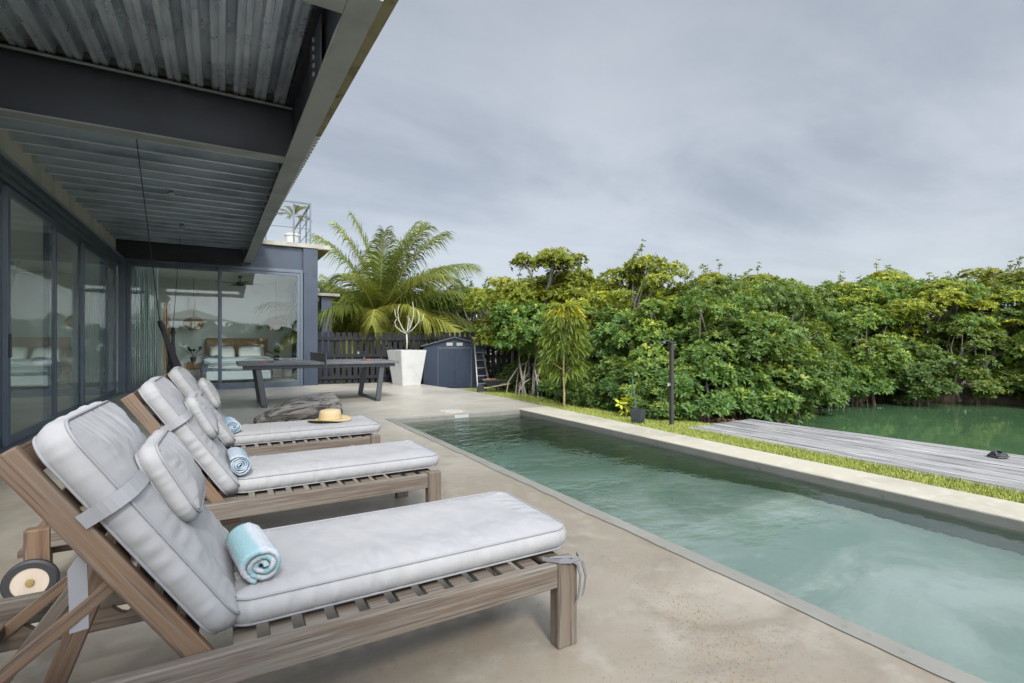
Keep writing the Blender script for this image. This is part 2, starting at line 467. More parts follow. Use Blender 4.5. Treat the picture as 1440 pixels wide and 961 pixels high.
# ------------------------------------------------------------------ helpers: objects
def tag(o, label=None, cat=None, group=None, kind=None):
    for kk, v in (('label', label), ('category', cat), ('group', group), ('kind', kind)):
        if v: o[kk] = v
    return o
def empty(name, label, cat, loc=(0, 0, 0), rz=0., group=None):
    o = bpy.data.objects.new(name, None)
    o.empty_display_size = .1
    COL.objects.link(o); o.location = loc; o.rotation_euler = (0, 0, rz)
    return tag(o, label, cat, group)
def link(name, me, mats, parent=None, loc=None, smooth=False):
    o = bpy.data.objects.new(name, me)
    COL.objects.link(o)
    for m in (mats if isinstance(mats, (list, tuple)) else [mats]):
        if me.users <= 1: me.materials.append(m)
    if parent: o.parent = parent
    if loc is not None: o.location = loc
    if smooth: me.shade_smooth()
    return o
def obj(name, bm, mats, parent=None, loc=None, smooth=False):
    me = bpy.data.meshes.new(name)
    bmesh.ops.recalc_face_normals(bm, faces=bm.faces)
    bm.to_mesh(me); bm.free()
    return link(name, me, mats, parent, loc, smooth)
def copy_tree(o, parent=None):
    c_ = o.copy(); COL.objects.link(c_)
    if parent: c_.parent = parent
    for ch in list(o.children): copy_tree(ch, c_)
    return c_
def box(bm, x0, x1, y0, y1, z0, z1, bev=0., mtx=None, mi=0):
    vs_ = [bm.verts.new(p) for p in ((x0, y0, z0), (x1, y0, z0), (x1, y1, z0), (x0, y1, z0), (x0, y0, z1), (x1, y0, z1), (x1, y1, z1), (x0, y1, z1))]
    fs = [bm.faces.new([vs_[i] for i in f]) for f in ((3, 2, 1, 0), (4, 5, 6, 7), (0, 1, 5, 4), (1, 2, 6, 5), (2, 3, 7, 6), (3, 0, 4, 7))]
    for f in fs: f.material_index = mi
    geo = vs_
    if bev > 0:
        es = list({e for f in fs for e in f.edges})
        r_ = bmesh.ops.bevel(bm, geom=es, offset=bev, segments=2, affect='EDGES', profile=.6)
        geo = list({v for f in r_['faces'] for v in f.verts} | {v for v in vs_ if v.is_valid})
    if mtx is not None: bmesh.ops.transform(bm, matrix=mtx, verts=geo)
def solid(bm, t):
    bm.normal_update()
    bmesh.ops.solidify(bm, geom=bm.faces[:], thickness=t)
def obox(name, x0, x1, y0, y1, z0, z1, mat, parent=None, bev=0.):
    bm = bmesh.new(); box(bm, x0, x1, y0, y1, z0, z1, bev)
    return obj(name, bm, mat, parent)
def frame_mtx(p0, p1, up=(0, 0, 1)):
    p0, p1 = Vector(p0), Vector(p1)
    x = (p1 - p0).normalized(); u = Vector(up)
    if abs(x.dot(u)) > .99: u = Vector((0, 1, 0))
    y = u.cross(x).normalized(); z = x.cross(y)
    m = Matrix((x, y, z)).transposed().to_4x4(); m.translation = p0
    return m, (p1 - p0).length
LM = {}
def bar(name, p0, p1, w, h, mat, parent=None, bev=.004, up=(0, 0, 1)):
    """a timber of section w (sideways) x h (along up), its grain along its own X"""
    m, L = frame_mtx(p0, p1, up)
    bm = bmesh.new(); box(bm, 0, L, -w / 2, w / 2, -h / 2, h / 2, bev)
    o = obj(name, bm, mat, parent); o.matrix_local = m; LM[o.name] = m
    return o
def tube(bm, pts, rad, n=8, cap=True, closed=False):
    pts = [Vector(p) for p in pts]
    rs = rad if isinstance(rad, (list, tuple)) else [rad] * len(pts)
    rings = []
    N = len(pts)
    prev = None
    for i, p in enumerate(pts):
        if closed: d = pts[(i + 1) % N] - pts[i - 1]
        else: d = pts[min(i + 1, N - 1)] - pts[max(i - 1, 0)]
        if d.length < 1e-9: d = Vector((0, 0, 1))
        d.normalize()
        if prev is None:
            a = d.orthogonal().normalized()
        else:
            a = prev - d * prev.dot(d)
            a = a.normalized() if a.length > 1e-6 else d.orthogonal().normalized()
        prev = a
        b = d.cross(a)
        rings.append([bm.verts.new(p + (a * math.cos(2 * PI * k_ / n) + b * math.sin(2 * PI * k_ / n)) * rs[i]) for k_ in range(n)])
    for i in range(N if closed else N - 1):
        A, B = rings[i], rings[(i + 1) % N]
        for k_ in range(n):
            bm.faces.new((A[k_], A[(k_ + 1) % n], B[(k_ + 1) % n], B[k_]))
    if cap and not closed:
        bm.faces.new(list(reversed(rings[0]))); bm.faces.new(rings[-1])
def lathe(bm, prof, n=32, center=(0, 0), axis='Z', close=True):
    rings = []
    for r_, z in prof:
        ring = []
        for i in range(n):
            a = 2 * PI * i / n
            p = (center[0] + r_ * math.cos(a), center[1] + r_ * math.sin(a), z)
            if axis == 'Y': p = (p[0], z, p[1])
            ring.append(bm.verts.new(p))
        rings.append(ring)
    for A, B in zip(rings, rings[1:]):
        for i in range(n):
            bm.faces.new((A[i], A[(i + 1) % n], B[(i + 1) % n], B[i]))
    if close:
        bm.faces.new(list(reversed(rings[0]))); bm.faces.new(rings[-1])
def prism(bm, poly, z0, z1):
    """polygon in plan, extruded"""
    lo = [bm.verts.new((x, y, z0)) for x, y in poly]; hi = [bm.verts.new((x, y, z1)) for x, y in poly]
    n = len(poly)
    bm.faces.new(list(reversed(lo))); bm.faces.new(hi)
    for i in range(n): bm.faces.new((lo[i], lo[(i + 1) % n], hi[(i + 1) % n], hi[i]))
def np_mesh(name, verts, faces, attrs=None):
    """verts (n,3), faces (m,3 or 4), attrs {name: per-vertex float}"""
    me = bpy.data.meshes.new(name)
    verts = np.asarray(verts, np.float32); faces = np.asarray(faces, np.int32)
    me.vertices.add(len(verts)); me.vertices.foreach_set('co', verts.ravel())
    m_, kf = faces.shape
    me.loops.add(m_ * kf); me.loops.foreach_set('vertex_index', faces.ravel())
    me.polygons.add(m_); me.polygons.foreach_set('loop_start', np.arange(0, m_ * kf, kf, dtype=np.int32))
    me.update(calc_edges=True)
    for kk, v in (attrs or {}).items():
        a = me.attributes.new(kk, 'FLOAT', 'POINT'); a.data.foreach_set('value', np.asarray(v, np.float32))
    return me
def fbm(x, y, z=0., o=3):
    return noise.fractal(Vector((x, y, z)), 1.0, 2.0, o)

# ------------------------------------------------------------------ ground, patio, pool, water
def sheet(name, pts, z, mat):
    bm = bmesh.new(); bm.faces.new([bm.verts.new((x, y, z)) for x, y in pts])
    return tag(obj(name, bm, mat), kind='structure')
S = 600
sheet('ground', [(-S, -S), (S, -S), (S, S), (-S, S)], -2.6, M_EARTH)
PX0, PX1, PY0, PY1 = 2.15, 4.29, -2.2, 7.08       # pool opening
def cop_x(y): return 4.735 + max(0., y - 3.5) * .045     # outer edge of the right coping
def dock_x(y): return 5.10 + (y - 1.26) * .05     # dock edge along the grass
# soil under the lawn, fence and mangroves
bm = bmesh.new()
prism(bm, [(-40, 8.2), (5.0, 8.2), (4.95, 3.0), (4.35, -14), (5.0, -14), (5.35, 4.6), (7.2, 4.75), (8.4, 5.9), (10.5, 7.0), (13.0, 7.3), (15.0, 6.5), (16.6, 4.9), (18.2, 1.6), (18.9, -8), (18.6, -30),
           (60, -30), (60, 60), (-40, 60)], -2.5, -.20)
tag(obj('terrain', bm, M_EARTH), kind='structure')
sheet('lagoon', [(4.6, -200), (200, -200), (200, 200), (4.6, 200)], -.40, M_LAGOON)
# lawn: a gently uneven sheet
def lawn_patch():
    xs = np.linspace(0, 1, 14); ys = np.linspace(-3.5, 11.2, 60)
    V, F_ = [], []
    for y in ys:
        a = cop_x(y) - .03
        b = min(dock_x(y) + .06, 99) if y < 4.55 else (6.0 + (y - 4.55) * .10)
        if y > 9.6: b += (y - 9.6) * .4
        for s in xs:
            x = a + (b - a) * s
            V.append((x, y, -.012 + .010 * fbm(x * 2, y * 2) - .07 * s * min(1, max(.15, (y - 3.8) * .5))))
    n = len(xs)
    for j in range(len(ys) - 1):
        for i in range(n - 1):
            q = j * n + i; F_.append((q, q + 1, q + n + 1, q + n))
    return V, F_
V_, F_ = lawn_patch()
me = np_mesh('lawn', V_, F_)
tag(link('lawn', me, M_LAWN, smooth=True), kind='structure')
# grass blades over the lawn
def grass():
    g = np.random.default_rng(3)
    n = 64000
    y = -1.5 + 12.5 * g.random(n) ** 1.15
    a = 4.735 + np.maximum(0, y - 3.5) * .045 + .004
    b = np.where(y < 4.55, 5.10 + (y - 1.26) * .05 + .02, 5.9 + (y - 4.55) * .10)
    s = g.random(n)
    x = a + (b - a) * s
    z = -.014 - .07 * s * np.clip((y - 3.8) * .5, .15, 1)
    h = .008 + .022 * g.random(n) ** 2 + .02 * (s > .8) * (y < 4.6) * g.random(n); w = .0035 + .003 * g.random(n)
    az = g.random(n) * 2 * PI; ln = (g.random((n, 2)) - .5) * .035
    P0 = np.stack([x, y, z], 1)
    d = np.stack([np.cos(az), np.sin(az), 0 * az], 1) * w[:, None]
    T = P0 + np.stack([ln[:, 0], ln[:, 1], h + .012], 1)
    V = np.stack([P0 - d, P0 + d, T], 1).reshape(-1, 3)
    return np_mesh('lawn_grass', V, np.arange(3 * n).reshape(-1, 3))
tag(link('lawn_grass', grass(), M_BLADE), 'short bright green grass strip between the coping and the dock', 'grass', kind='stuff')

# patio slab round the pool
bm = bmesh.new()
EDGE = .075
prism(bm, [(-9, -9), (PX0 - EDGE, -9), (PX0 - EDGE, PY1 + EDGE), (PX0 - EDGE, 13.78), (-9, 13.78)], -.16, 0)
prism(bm, [(PX0 - EDGE, PY1 + EDGE), (cop_x(7.16), PY1 + EDGE), (cop_x(9), 9), (cop_x(9) - .03, 10.4), (4.62, 13.0), (4.55, 13.75), (2.2, 14.25), (PX0 - EDGE, 13.78)], -.16, 0)
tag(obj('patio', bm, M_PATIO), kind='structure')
# right-hand coping, paler cement
bm = bmesh.new()
ys = [PY0 - 2 + i * (PY1 + EDGE - PY0 + 2) / 40 for i in range(41)]
rows = [[bm.verts.new(p) for p in ((PX1, y, -.1), (PX1, y, .000), (PX1 + .006, y, .005), (cop_x(y) - .006, y, .005), (cop_x(y), y, .0), (cop_x(y), y, -.16))] for y in ys]
for A, B in zip(rows, rows[1:]):
    for q in range(5): bm.faces.new((A[q], A[q + 1], B[q + 1], B[q]))
tag(obj('pool_coping', bm, M_COPING), kind='structure')
# rough cement strip along the left and far edges of the pool
def edge_strip():
    bm = bmesh.new()
    N = 160; rows = []
    for i in range(N + 1):
        y = PY0 + (PY1 + EDGE - PY0) * i / N
        j = .018 * fbm(3, y * 1.7) + .010 * fbm(9, y * 7)
        rows.append([bm.verts.new((PX0 - EDGE - .03 + j, y, .004)), bm.verts.new((PX0 - .012, y, .006)), bm.verts.new((PX0, y, -.004)), bm.verts.new((PX0, y, -.14))])
    for A, B in zip(rows, rows[1:]):
        for q in range(3): bm.faces.new((A[q], A[q + 1], B[q + 1], B[q]))
    rows = []
    N = 40
    for i in range(N + 1):
        x = PX0 - EDGE + (PX1 - PX0 + EDGE) * i / N
        j = .008 * fbm(x * 3, 5)
        rows.append([bm.verts.new((x, PY1 + EDGE + j, .004)), bm.verts.new((x, PY1 + .012, .006)), bm.verts.new((x, PY1, -.004)), bm.verts.new((x, PY1, -.14))])
    for A, B in zip(rows, rows[1:]):
        for q in range(3): bm.faces.new((A[q], A[q + 1], B[q + 1], B[q]))
    return bm
tag(obj('pool_edge', edge_strip(), M_EDGE), kind='structure')
# facing of the right wall above the water
bm = bmesh.new(); box(bm, PX1 - .012, PX1 + .05, PY0, PY1 - .002, -.14, -.002, .004)
tag(obj('pool_wall_face', bm, M_EDGE), kind='structure')
# basin
bm = bmesh.new()
def quad(bm, *p): bm.faces.new([bm.verts.new(q) for q in p])
ZB = -.62
ZD = -2.3
quad(bm, (PX0, PY0, ZB), (PX1, PY0, ZB), (PX1, 2.5, ZB), (PX0, 2.5, ZB))
quad(bm, (PX0, 2.5, ZB), (PX1, 2.5, ZB), (PX1, PY1, ZD), (PX0, PY1, ZD))
tag(obj('pool_basin', bm, M_PLASTER), kind='structure')
bm = bmesh.new()
quad(bm, (PX0, PY0, ZD), (PX0, PY1, ZD), (PX0, PY1, -.14), (PX0, PY0, -.14))
quad(bm, (PX1, PY1, ZD), (PX1, PY0, ZD), (PX1, PY0, -.14), (PX1, PY1, -.14))
quad(bm, (PX0, PY1, ZD), (PX1, PY1, ZD), (PX1, PY1, -.14), (PX0, PY1, -.14))
quad(bm, (PX1, PY0, ZB), (PX0, PY0, ZB), (PX0, PY0, .0), (PX1, PY0, .0))
tag(obj('pool_wall', bm, M_WALLG), kind='structure')
bm = bmesh.new(); box(bm, PX0 - .02, PX1 + .02, PY0 - .02, PY1 + .02, -2.36, -.066)
tag(obj('pool_water', bm, M_POOL), kind='structure')
# skimmer
t = empty('skimmer', 'round white skimmer lid in the patio at the far end of the pool', 'pool skimmer', (3.2, 7.42, 0))
bm = bmesh.new(); lathe(bm, [(.14, .001), (.14, .012), (.125, .018), (.02, .019)], 28); obj('lid', bm, M_FLANGE, t, smooth=False)
bm = bmesh.new(); lathe(bm, [(.145, .001), (.185, .001), (.185, .008), (.145, .008)], 28, close=False); obj('rim', bm, MatB('rusty_cement', (.40, .31, .22), .8).done(), t)
bm = bmesh.new(); box(bm, -.10, .14, -.345, -.334, -.06, -.012, .003); obj('opening', bm, M_FLANGE, t)

# ------------------------------------------------------------------ dock
dk = empty('wooden_dock', 'weathered grey plank dock between the grass strip and the lagoon', 'dock', (6, 1, 0))
def dock():
    bm = bmesh.new()
    x = 0
    nb = 10
    for i in range(nb):
        # boards run lengthwise, broken by butt joints
        cuts = [-6.0]
        y = -6 + rnd.uniform(.6, 3)
        while y < 4.62: cuts.append(y); y += rnd.uniform(2.2, 3.6)
        cuts.append(4.62)
        for a, b in zip(cuts, cuts[1:]):
            g = .0035
            def px(f, y): return dock_x(y) + (6.96 - (y - 1.73) * .06 - dock_x(y)) * f
            f0, f1 = i / nb, (i + 1) / nb
            dz = rnd.uniform(-.004, .004)
            p = [(px(f0, a) + g, a + g), (px(f1, a) - g, a + g), (px(f1, b) - g, b - g), (px(f0, b) + g, b - g)]
            lo = [bm.verts.new((u - 6, v - 1, -.075)) for u, v in p]; hi = [bm.verts.new((u - 6, v - 1, -.028 + dz)) for u, v in p]
            bm.faces.new(hi)
            for q in range(4): bm.faces.new((lo[q], lo[(q + 1) % 4], hi[(q + 1) % 4], hi[q]))
    return bm
obj('decking', dock(), M_DOCK, dk)
bm = bmesh.new()
for x in (5.5, 6.1, 6.75):
    box(bm, x - 6 - .05, x - 6 + .05, -5.5, 3.5, -.22, -.078)
obj('bearers', bm, M_DOCK, dk)
for y in (-4.2, -1.2, 1.6, 4.2):
    bm = bmesh.new(); tube(bm, [(.78 - (y - 1.7) * .06, y - 1, -1.55), (.78 - (y - 1.7) * .06, y - 1, -.079)], .08, 12); obj('pile', bm, M_BARK, dk)
t = empty('mooring_rope', 'black coiled mooring rope lying on the dock edge by the water', 'rope', (6.62, 1.83, -.024))
bm = bmesh.new()
for i in range(3):
    pts = [((.085 - .012 * i) * math.cos(a) + .01 * i, (.07 - .01 * i) * math.sin(a), .012 + .014 * i + .006 * math.sin(3 * a)) for a in np.linspace(0, 2 * PI, 24, endpoint=False)]
    tube(bm, pts, .010, 8, closed=True)
obj('coil', bm, M_BLACK, t, smooth=True)
bm = bmesh.new(); tube(bm, [(-.09, -.02, .01), (-.07, .0, .05), (-.01, .01, .07), (.05, 0, .055), (.085, -.02, .01)], .009, 8); obj('loop', bm, M_BLACK, t, smooth=True)
#PART2
# ------------------------------------------------------------------ house
XW, YF = -2.0, 13.8
hs = empty('house', 'modern grey steel and glass house with a deep overhanging terrace roof', 'house', (0, 0, 0))
def edge_c(y): return .715 - .0155 * (y - 2.9)        # centre line of the front edge beam
def roof_x(y): return 1.155 - .0277 * (y - 3.2)       # outer edge of the roof
Y0R = 2.85
# front edge beam: an I section running away from the camera
def skew_box(bm, off0, off1, y0, y1, z0, z1, n=1):
    p = [(edge_c(y0) + off0, y0), (edge_c(y0) + off1, y0), (edge_c(y1) + off1, y1), (edge_c(y1) + off0, y1)]
    prism(bm, p, z0, z1)
bm = bmesh.new()
skew_box(bm, -.088, .088, Y0R, YF - .02, 3.07, 3.088)
obj('beam_flange', bm, M_FLANGE, hs)
bm = bmesh.new()
skew_box(bm, -.008, .008, Y0R, YF - .02, 3.0885, 3.64)
skew_box(bm, -.087, .087, Y0R + .001, YF - .021, 3.641, 3.658)
obj('edge_beam', bm, M_DARK, hs)
# cross beams
for yb in (3.0, 5.885):
    bm = bmesh.new(); box(bm, XW + .01, edge_c(yb) - .09, yb - .085, yb + .085, 3.071, 3.087, .002); obj('beam_flange', bm, M_FLANGE, hs)
    zt_ = 3.62 if yb > 4 else 3.19
    bm = bmesh.new(); box(bm, XW + .01, edge_c(yb) - .012, yb - .007, yb + .007, 3.0875, zt_)
    box(bm, XW + .01, edge_c(yb) - .012, yb - .08, yb + .08, zt_ + .001, zt_ + .016); obj('cross_beam', bm, M_DARK, hs)
# thin bright angle under the deck, along the cross beam
bm = bmesh.new(); box(bm, XW + .01, edge_c(5.8) - .02, 5.785, 5.803, 3.60, 3.6195, .002); obj('deck_angle', bm, M_FLANGE, hs)
# back beam, in the shade of the roof
bm = bmesh.new(); box(bm, XW + .002, edge_c(YF) - .09, YF - .05, YF - .03, 2.985, 3.36); box(bm, XW + .002, edge_c(YF) - .09, YF - .10, YF - .0505, 2.985, 3.0)
obj('back_beam', bm, M_DARK, hs)
obox('closing_plate', XW + .002, edge_c(YF) - .081, YF - .0195, YF + .0005, 2.9765, 3.742, M_DARK, hs)  # added plate, blocks light leaking in above the back beam
# trapezoidal deck of the near bay, ribs running along Y
def deck_near():
    bm = bmesh.new()
    x = XW + .02; prof = []
    p = .185
    while x < edge_c(4.5) - .05:
        prof += [(x, 3.735), (x + .035, 3.735), (x + .05, 3.645), (x + .085, 3.645), (x + .090, 3.660), (x + .104, 3.660), (x + .109, 3.645), (x + .155, 3.645), (x + .170, 3.735)]
        x += p
    ys = np.linspace(3.06, 5.82, 12)
    rows = [[bm.verts.new((px, y, pz + .0015 * fbm(px * 3, y * 2))) for px, pz in prof] for y in ys]
    for A, B in zip(rows, rows[1:]):
        for i in range(len(prof) - 1): bm.faces.new((A[i], A[i + 1], B[i + 1], B[i]))
    return bm
obj('roof_deck', deck_near(), M_GALV, hs)
# cleat plate with bolts on the inside of the edge beam
t_ = obox('gusset_plate', edge_c(4.3) - .05, edge_c(4.3) - .035, 4.0, 4.5, 3.2, 3.6, M_DARK, hs, .003)
for i in range(5):
    bm = bmesh.new()
    lathe(bm, [(.0, 0), (.02, .0), (.02, .012), (.0, .013)], 10, close=False)
    bmesh.ops.transform(bm, matrix=Matrix.Translation((edge_c(4.3) - .05, 4.28, 3.27 + .07 * i)) @ Matrix.Rotation(-PI / 2, 4, 'Y'), verts=[v for v in bm.verts if abs(v.co.x) < .1 and abs(v.co.y) < .1 and v.co.z < .1])
    obj('bolt', bm, M_FLANGE, t_)
# joists of the far bay
y = 6.32
while y < 13.6:
    bm = bmesh.new()
    x1 = edge_c(y) - .014
    box(bm, XW + .02, x1, y, y + .012, 3.325, 3.62)
    box(bm, XW + .02, x1, y - .034, y + .012, 3.312, 3.3245, .002)
    obj('joist', bm, M_JOIST, hs)
    y += .388
bm = bmesh.new()
prof = []
yy = 6.0
while yy < 13.7:
    prof += [(yy, 3.66), (yy + .09, 3.66), (yy + .12, 3.63), (yy + .16, 3.63), (yy + .19, 3.66)]; yy += .19
rows = [[bm.verts.new((x, a, b)) for a, b in prof] for x in (XW + .02, .50)]
for i in range(len(prof) - 1): bm.faces.new((rows[0][i], rows[0][i + 1], rows[1][i + 1], rows[1][i]))
obj('roof_deck', bm, M_JOIST, hs)
# roof slab with a stained concrete soffit on the near part, metal deck edge further on
def roof_poly(y0, y1, x0, dx): return [(x0, y0), (roof_x(y0) + dx, y0), (roof_x(y1) + dx, y1), (x0, y1)]
bm = bmesh.new(); prism(bm, roof_poly(Y0R, YF - .1, -6.6, -.03), 3.745, 3.90); obj('roof_slab', bm, M_SLAB, hs)
bm = bmesh.new()
prism(bm, [(edge_c(Y0R) + .09, Y0R), (roof_x(Y0R), Y0R), (roof_x(6.55), 6.55), (edge_c(6.55) + .09, 6.55)], 3.665, 3.744); obj('soffit', bm, M_SOFFIT, hs)
bm = bmesh.new()
y = 6.58
while y < YF - .12:
    xo = roof_x(y)
    box(bm, edge_c(y) + .089, xo, y, y + .088, 3.665, 3.70)
    box(bm, edge_c(y) + .089, xo - .004, y + .088, y + .13, 3.70, 3.744)
    y += .13
obj('deck_edge', bm, MatB('pale_deck_edge', (.52, .53, .53), .6).done(), hs)
# bolts of a lap on the flange
# left wall: concrete beam over a glazed sliding wall
obox('concrete_beam', XW - .22, XW, 2.4, YF + .02, 2.972, 3.742, M_CONC, hs)
bm = bmesh.new()
for i, (x0, x1, z0, z1) in enumerate(((-.012, .155, 2.925, 2.968), (.0, .10, 2.86, 2.924), (.0, .115, 2.848, 2.860), (.0, .062, 2.79, 2.847), (.0, .075, 2.776, 2.790), (.0, .03, 2.745, 2.7755))):
    box(bm, XW + x0, XW + x1, 2.4, 13.62, z0, z1, .003)
obj('door_track', bm, M_FRAME, hs)
bm = bmesh.new(); box(bm, XW + .1555, XW + .164, 2.4, 13.62, 2.93, 2.972, .003); obj('track_cap', bm, M_TRACK, hs)
bm = bmesh.new(); box(bm, XW - .12, XW + .12, 2.4, 13.7, .001, .022, .003); obj('door_sill', bm, M_FRAME, hs)
def sliding_x(x, y0, y1, name='sliding_door', handle=False):
    """panel in a plane of constant x"""
    z0, z1 = .024, 2.744
    d = .045
    bm = bmesh.new()
    box(bm, x - d / 2, x + d / 2, y0, y0 + .085, z0, z1, .003)
    box(bm, x - d / 2, x + d / 2, y1 - .085, y1, z0, z1, .003)
    box(bm, x - d / 2 + .001, x + d / 2 - .001, y0 + .0855, y1 - .0855, z1 - .085, z1 - .001, .003)
    box(bm, x - d / 2 + .001, x + d / 2 - .001, y0 + .0855, y1 - .0855, z0 + .001, z0 + .10, .003)
    f = obj(name, bm, M_FRAME, hs)
    bm = bmesh.new(); box(bm, x - .005, x + .005, y0 + .086, y1 - .086, z0 + .101, z1 - .086); obj('glass_pane', bm, M_GLASS, f)
    if handle:
        bm = bmesh.new(); box(bm, x + d / 2 + .001, x + d / 2 + .02, y0 + .025, y0 + .05, .95, 1.2, .004); obj('handle', bm, M_BLKMET, f)
for i, (a, b) in enumerate(((2.45, 3.95), (3.90, 5.60), (5.55, 7.22), (7.12, 8.92), (8.72, 10.62), (10.42, 12.45), (12.25, 13.66))):
    sliding_x(XW + (.0, .052)[i % 2], a, b, handle=(i == 3))
# back facade: two large sliding panels below a steel beam
def sliding_y(y, x0, x1, z0, z1, st, handle=None):
    d = .045
    bm = bmesh.new()
    box(bm, x0, x0 + st, y - d / 2, y + d / 2, z0, z1, .003)
    box(bm, x1 - st, x1, y - d / 2, y + d / 2, z0, z1, .003)
    box(bm, x0 + st + .0005, x1 - st - .0005, y - d / 2 + .001, y + d / 2 - .001, z1 - .075, z1 - .001, .003)
    box(bm, x0 + st + .0005, x1 - st - .0005, y - d / 2 + .001, y + d / 2 - .001, z0 + .001, z0 + .105, .003)
    f = obj('sliding_door', bm, M_FRAME, hs)
    bm = bmesh.new(); box(bm, x0 + st + .001, x1 - st - .001, y - .005, y + .005, z0 + .106, z1 - .076); obj('glass_pane', bm, M_GLASS, f)
bm = bmesh.new()
box(bm, -1.96, -1.83, YF - .06, YF + .09, .001, 2.975, .004)
box(bm, 1.735, 1.80, YF - .06, YF + .09, .001, 2.975, .004)
box(bm, -1.829, 1.734, YF - .06, YF + .09, 2.895, 2.974, .004)
box(bm, -1.829, 1.734, YF - .058, YF + .088, .002, .03, .004)
obj('window_frame', bm, M_FRAME, hs)
sliding_y(YF + .045, -1.825, -.01, .032, 2.892, .07)
sliding_y(YF - .022, -.07, 1.732, .032, 2.892, .07)
# blue steel beam and corner column outside the roof line
bm = bmesh.new()
box(bm, edge_c(YF) + .10, 1.805, YF - .02, YF + .0, 2.978, 3.548)
obj('steel_beam', bm, M_STEEL, hs)
bm = bmesh.new()
box(bm, edge_c(YF) - .08, edge_c(YF) + .099, YF - .0195, YF + .0005, 2.978, 3.6); obj('beam_end', bm, M_DARK, hs)
bm = bmesh.new()
box(bm, 1.812, 2.15, YF - .10, YF - .08, .0, 3.55, .002)           # flange facing the terrace
box(bm, 1.812, 2.15, YF + .16, YF + .18, .0, 3.55, .002)
box(bm, 1.972, 1.99, YF - .0795, YF + .1595, .0, 3.55)
cl = obj('column', bm, M_STEEL, hs)
for z in (2.86, 2.93, 3.0, 3.42, 3.49):
    for x in (2.04, 2.10):
        bm = bmesh.new()
        lathe(bm, [(.0, -.1), (.014, -.1), (.014, -.112), (.0, -.113)], 8, axis='Y', close=False)
        bmesh.ops.transform(bm, matrix=Matrix.Translation((x, YF, z)), verts=[v for v in bm.verts if abs(v.co.x) < .1 and abs(v.co.z) < .1])
        obj('bolt', bm, M_DARK, cl)
bm = bmesh.new(); box(bm, 1.80, 1.811, YF - .101, YF + .0, 2.9, 3.548); box(bm, 1.825, 1.93, YF - .107, YF - .1005, 2.895, 2.915); obj('joint_plate', bm, M_DARK, cl)
bm = bmesh.new(); box(bm, 1.80, 2.17, YF - .12, YF + .2, .0, .012, .003); obj('base_plate', bm, M_SLAB, cl)
# bedroom block: slab roof, walls
bm = bmesh.new(); prism(bm, [(.60, YF - .13), (2.46, YF - .13), (2.46, 18.2), (1.2, 18.2), (1.2, YF + .001), (.60, YF + .001)], 3.552, 3.655)
prism(bm, [(-1.7, YF + 1.08), (1.1995, YF + 1.08), (1.1995, 18.2), (-1.7, 18.2)], 3.552, 3.655); prism(bm, [(-6.6, YF + .001), (-1.7005, YF + .001), (-1.7005, 18.2), (-6.6, 18.2)], 3.552, 3.655); obj('roof_slab', bm, M_SLAB, hs)
obox('added_skylight', -1.7, 1.199, YF + .002, YF + 1.079, 3.60, 3.61, M_GLASS, hs)  # roof opening added out of view to brighten the bedroom
obox('soffit', 2.16, 2.45, YF - .12, 18.2, 3.535, 3.5515, M_SOFFIT, hs)
obox('side_wall', 2.0, 2.12, 17.7, 18.1, .0, 3.534, M_STEEL, hs)
obox('side_wall', 2.0, 2.12, YF + .19, 17.699, 3.06, 3.534, M_STEEL, hs)
obox('side_wall', 2.0, 2.12, YF + .19, 17.699, .0, .06, M_STEEL, hs)
for yy in (14.05, 15.85, 17.66): wf = obox('window_frame', 2.03, 2.09, yy - .03, yy + .03, .061, 3.059, M_FRAME, hs)  # unseen glazed side, put in so daylight brightens the bedroom
bm = bmesh.new(); box(bm, 2.055, 2.065, 14.0, 17.69, .062, 3.058); obj('glass_pane', bm, M_GLASS, wf)
obox('back_wall', -6.6, 2.0, 17.9, 18.1, .0, 3.534, M_WHITE, hs)
obox('ceiling', -6.5, 1.999, YF + 1.08, 17.899, 3.02, 3.05, M_WHITE, hs)
obox('ceiling', 1.2, 1.999, YF + .10, YF + 1.079, 3.02, 3.05, M_WHITE, hs)
obox('ceiling', -6.5, -1.70, YF + .10, YF + 1.079, 3.02, 3.05, M_WHITE, hs)
obox('added_skylight_curb', -1.72, -1.70, YF + .10, YF + 1.0, 3.0505, 3.551, M_WHITE, hs)
obox('added_skylight_curb', -1.7, 1.2, YF + 1.08, YF + 1.10, 3.0505, 3.551, M_WHITE, hs)
obox('inner_wall', -1.90, -1.80, 15.6, 17.899, .006, 3.019, M_WHITE, hs)
obox('floor_slab', -6.6, XW - .125, 2.4, 13.79, .0005, .008, M_FLOOR, hs)
obox('floor_slab', -6.6, 1.999, YF + .095, 17.899, .0005, .008, M_FLOOR, hs)
# living room behind the left glass wall: back wall with a wide window, ceiling
obox('ceiling', -6.5, XW - .225, 2.4, YF + .0995, 3.02, 3.05, M_WHITE, hs)
obox('west_wall', -6.6, -6.5, 2.4, 3.0, .0, 3.019, M_WHITE, hs)
obox('west_wall', -6.6, -6.5, 13.4, 17.899, .0, 3.019, M_WHITE, hs)
obox('west_wall', -6.6, -6.5, 3.001, 13.399, .0, .12, M_WHITE, hs)
obox('west_wall', -6.6, -6.5, 3.001, 13.399, 2.85, 3.019, M_WHITE, hs)
for yy in (3.05, 5.1, 7.2, 9.3, 11.3, 13.35): wf = obox('window_frame', -6.58, -6.52, yy - .04, yy + .04, .121, 2.849, M_FRAME, hs)
bm = bmesh.new(); box(bm, -6.555, -6.545, 3.0, 13.4, .122, 2.848); obj('glass_pane', bm, M_GLASS, wf)
obox('end_wall', -6.499, XW - .05, 2.3, 2.399, .0, 3.019, M_WHITE, hs)
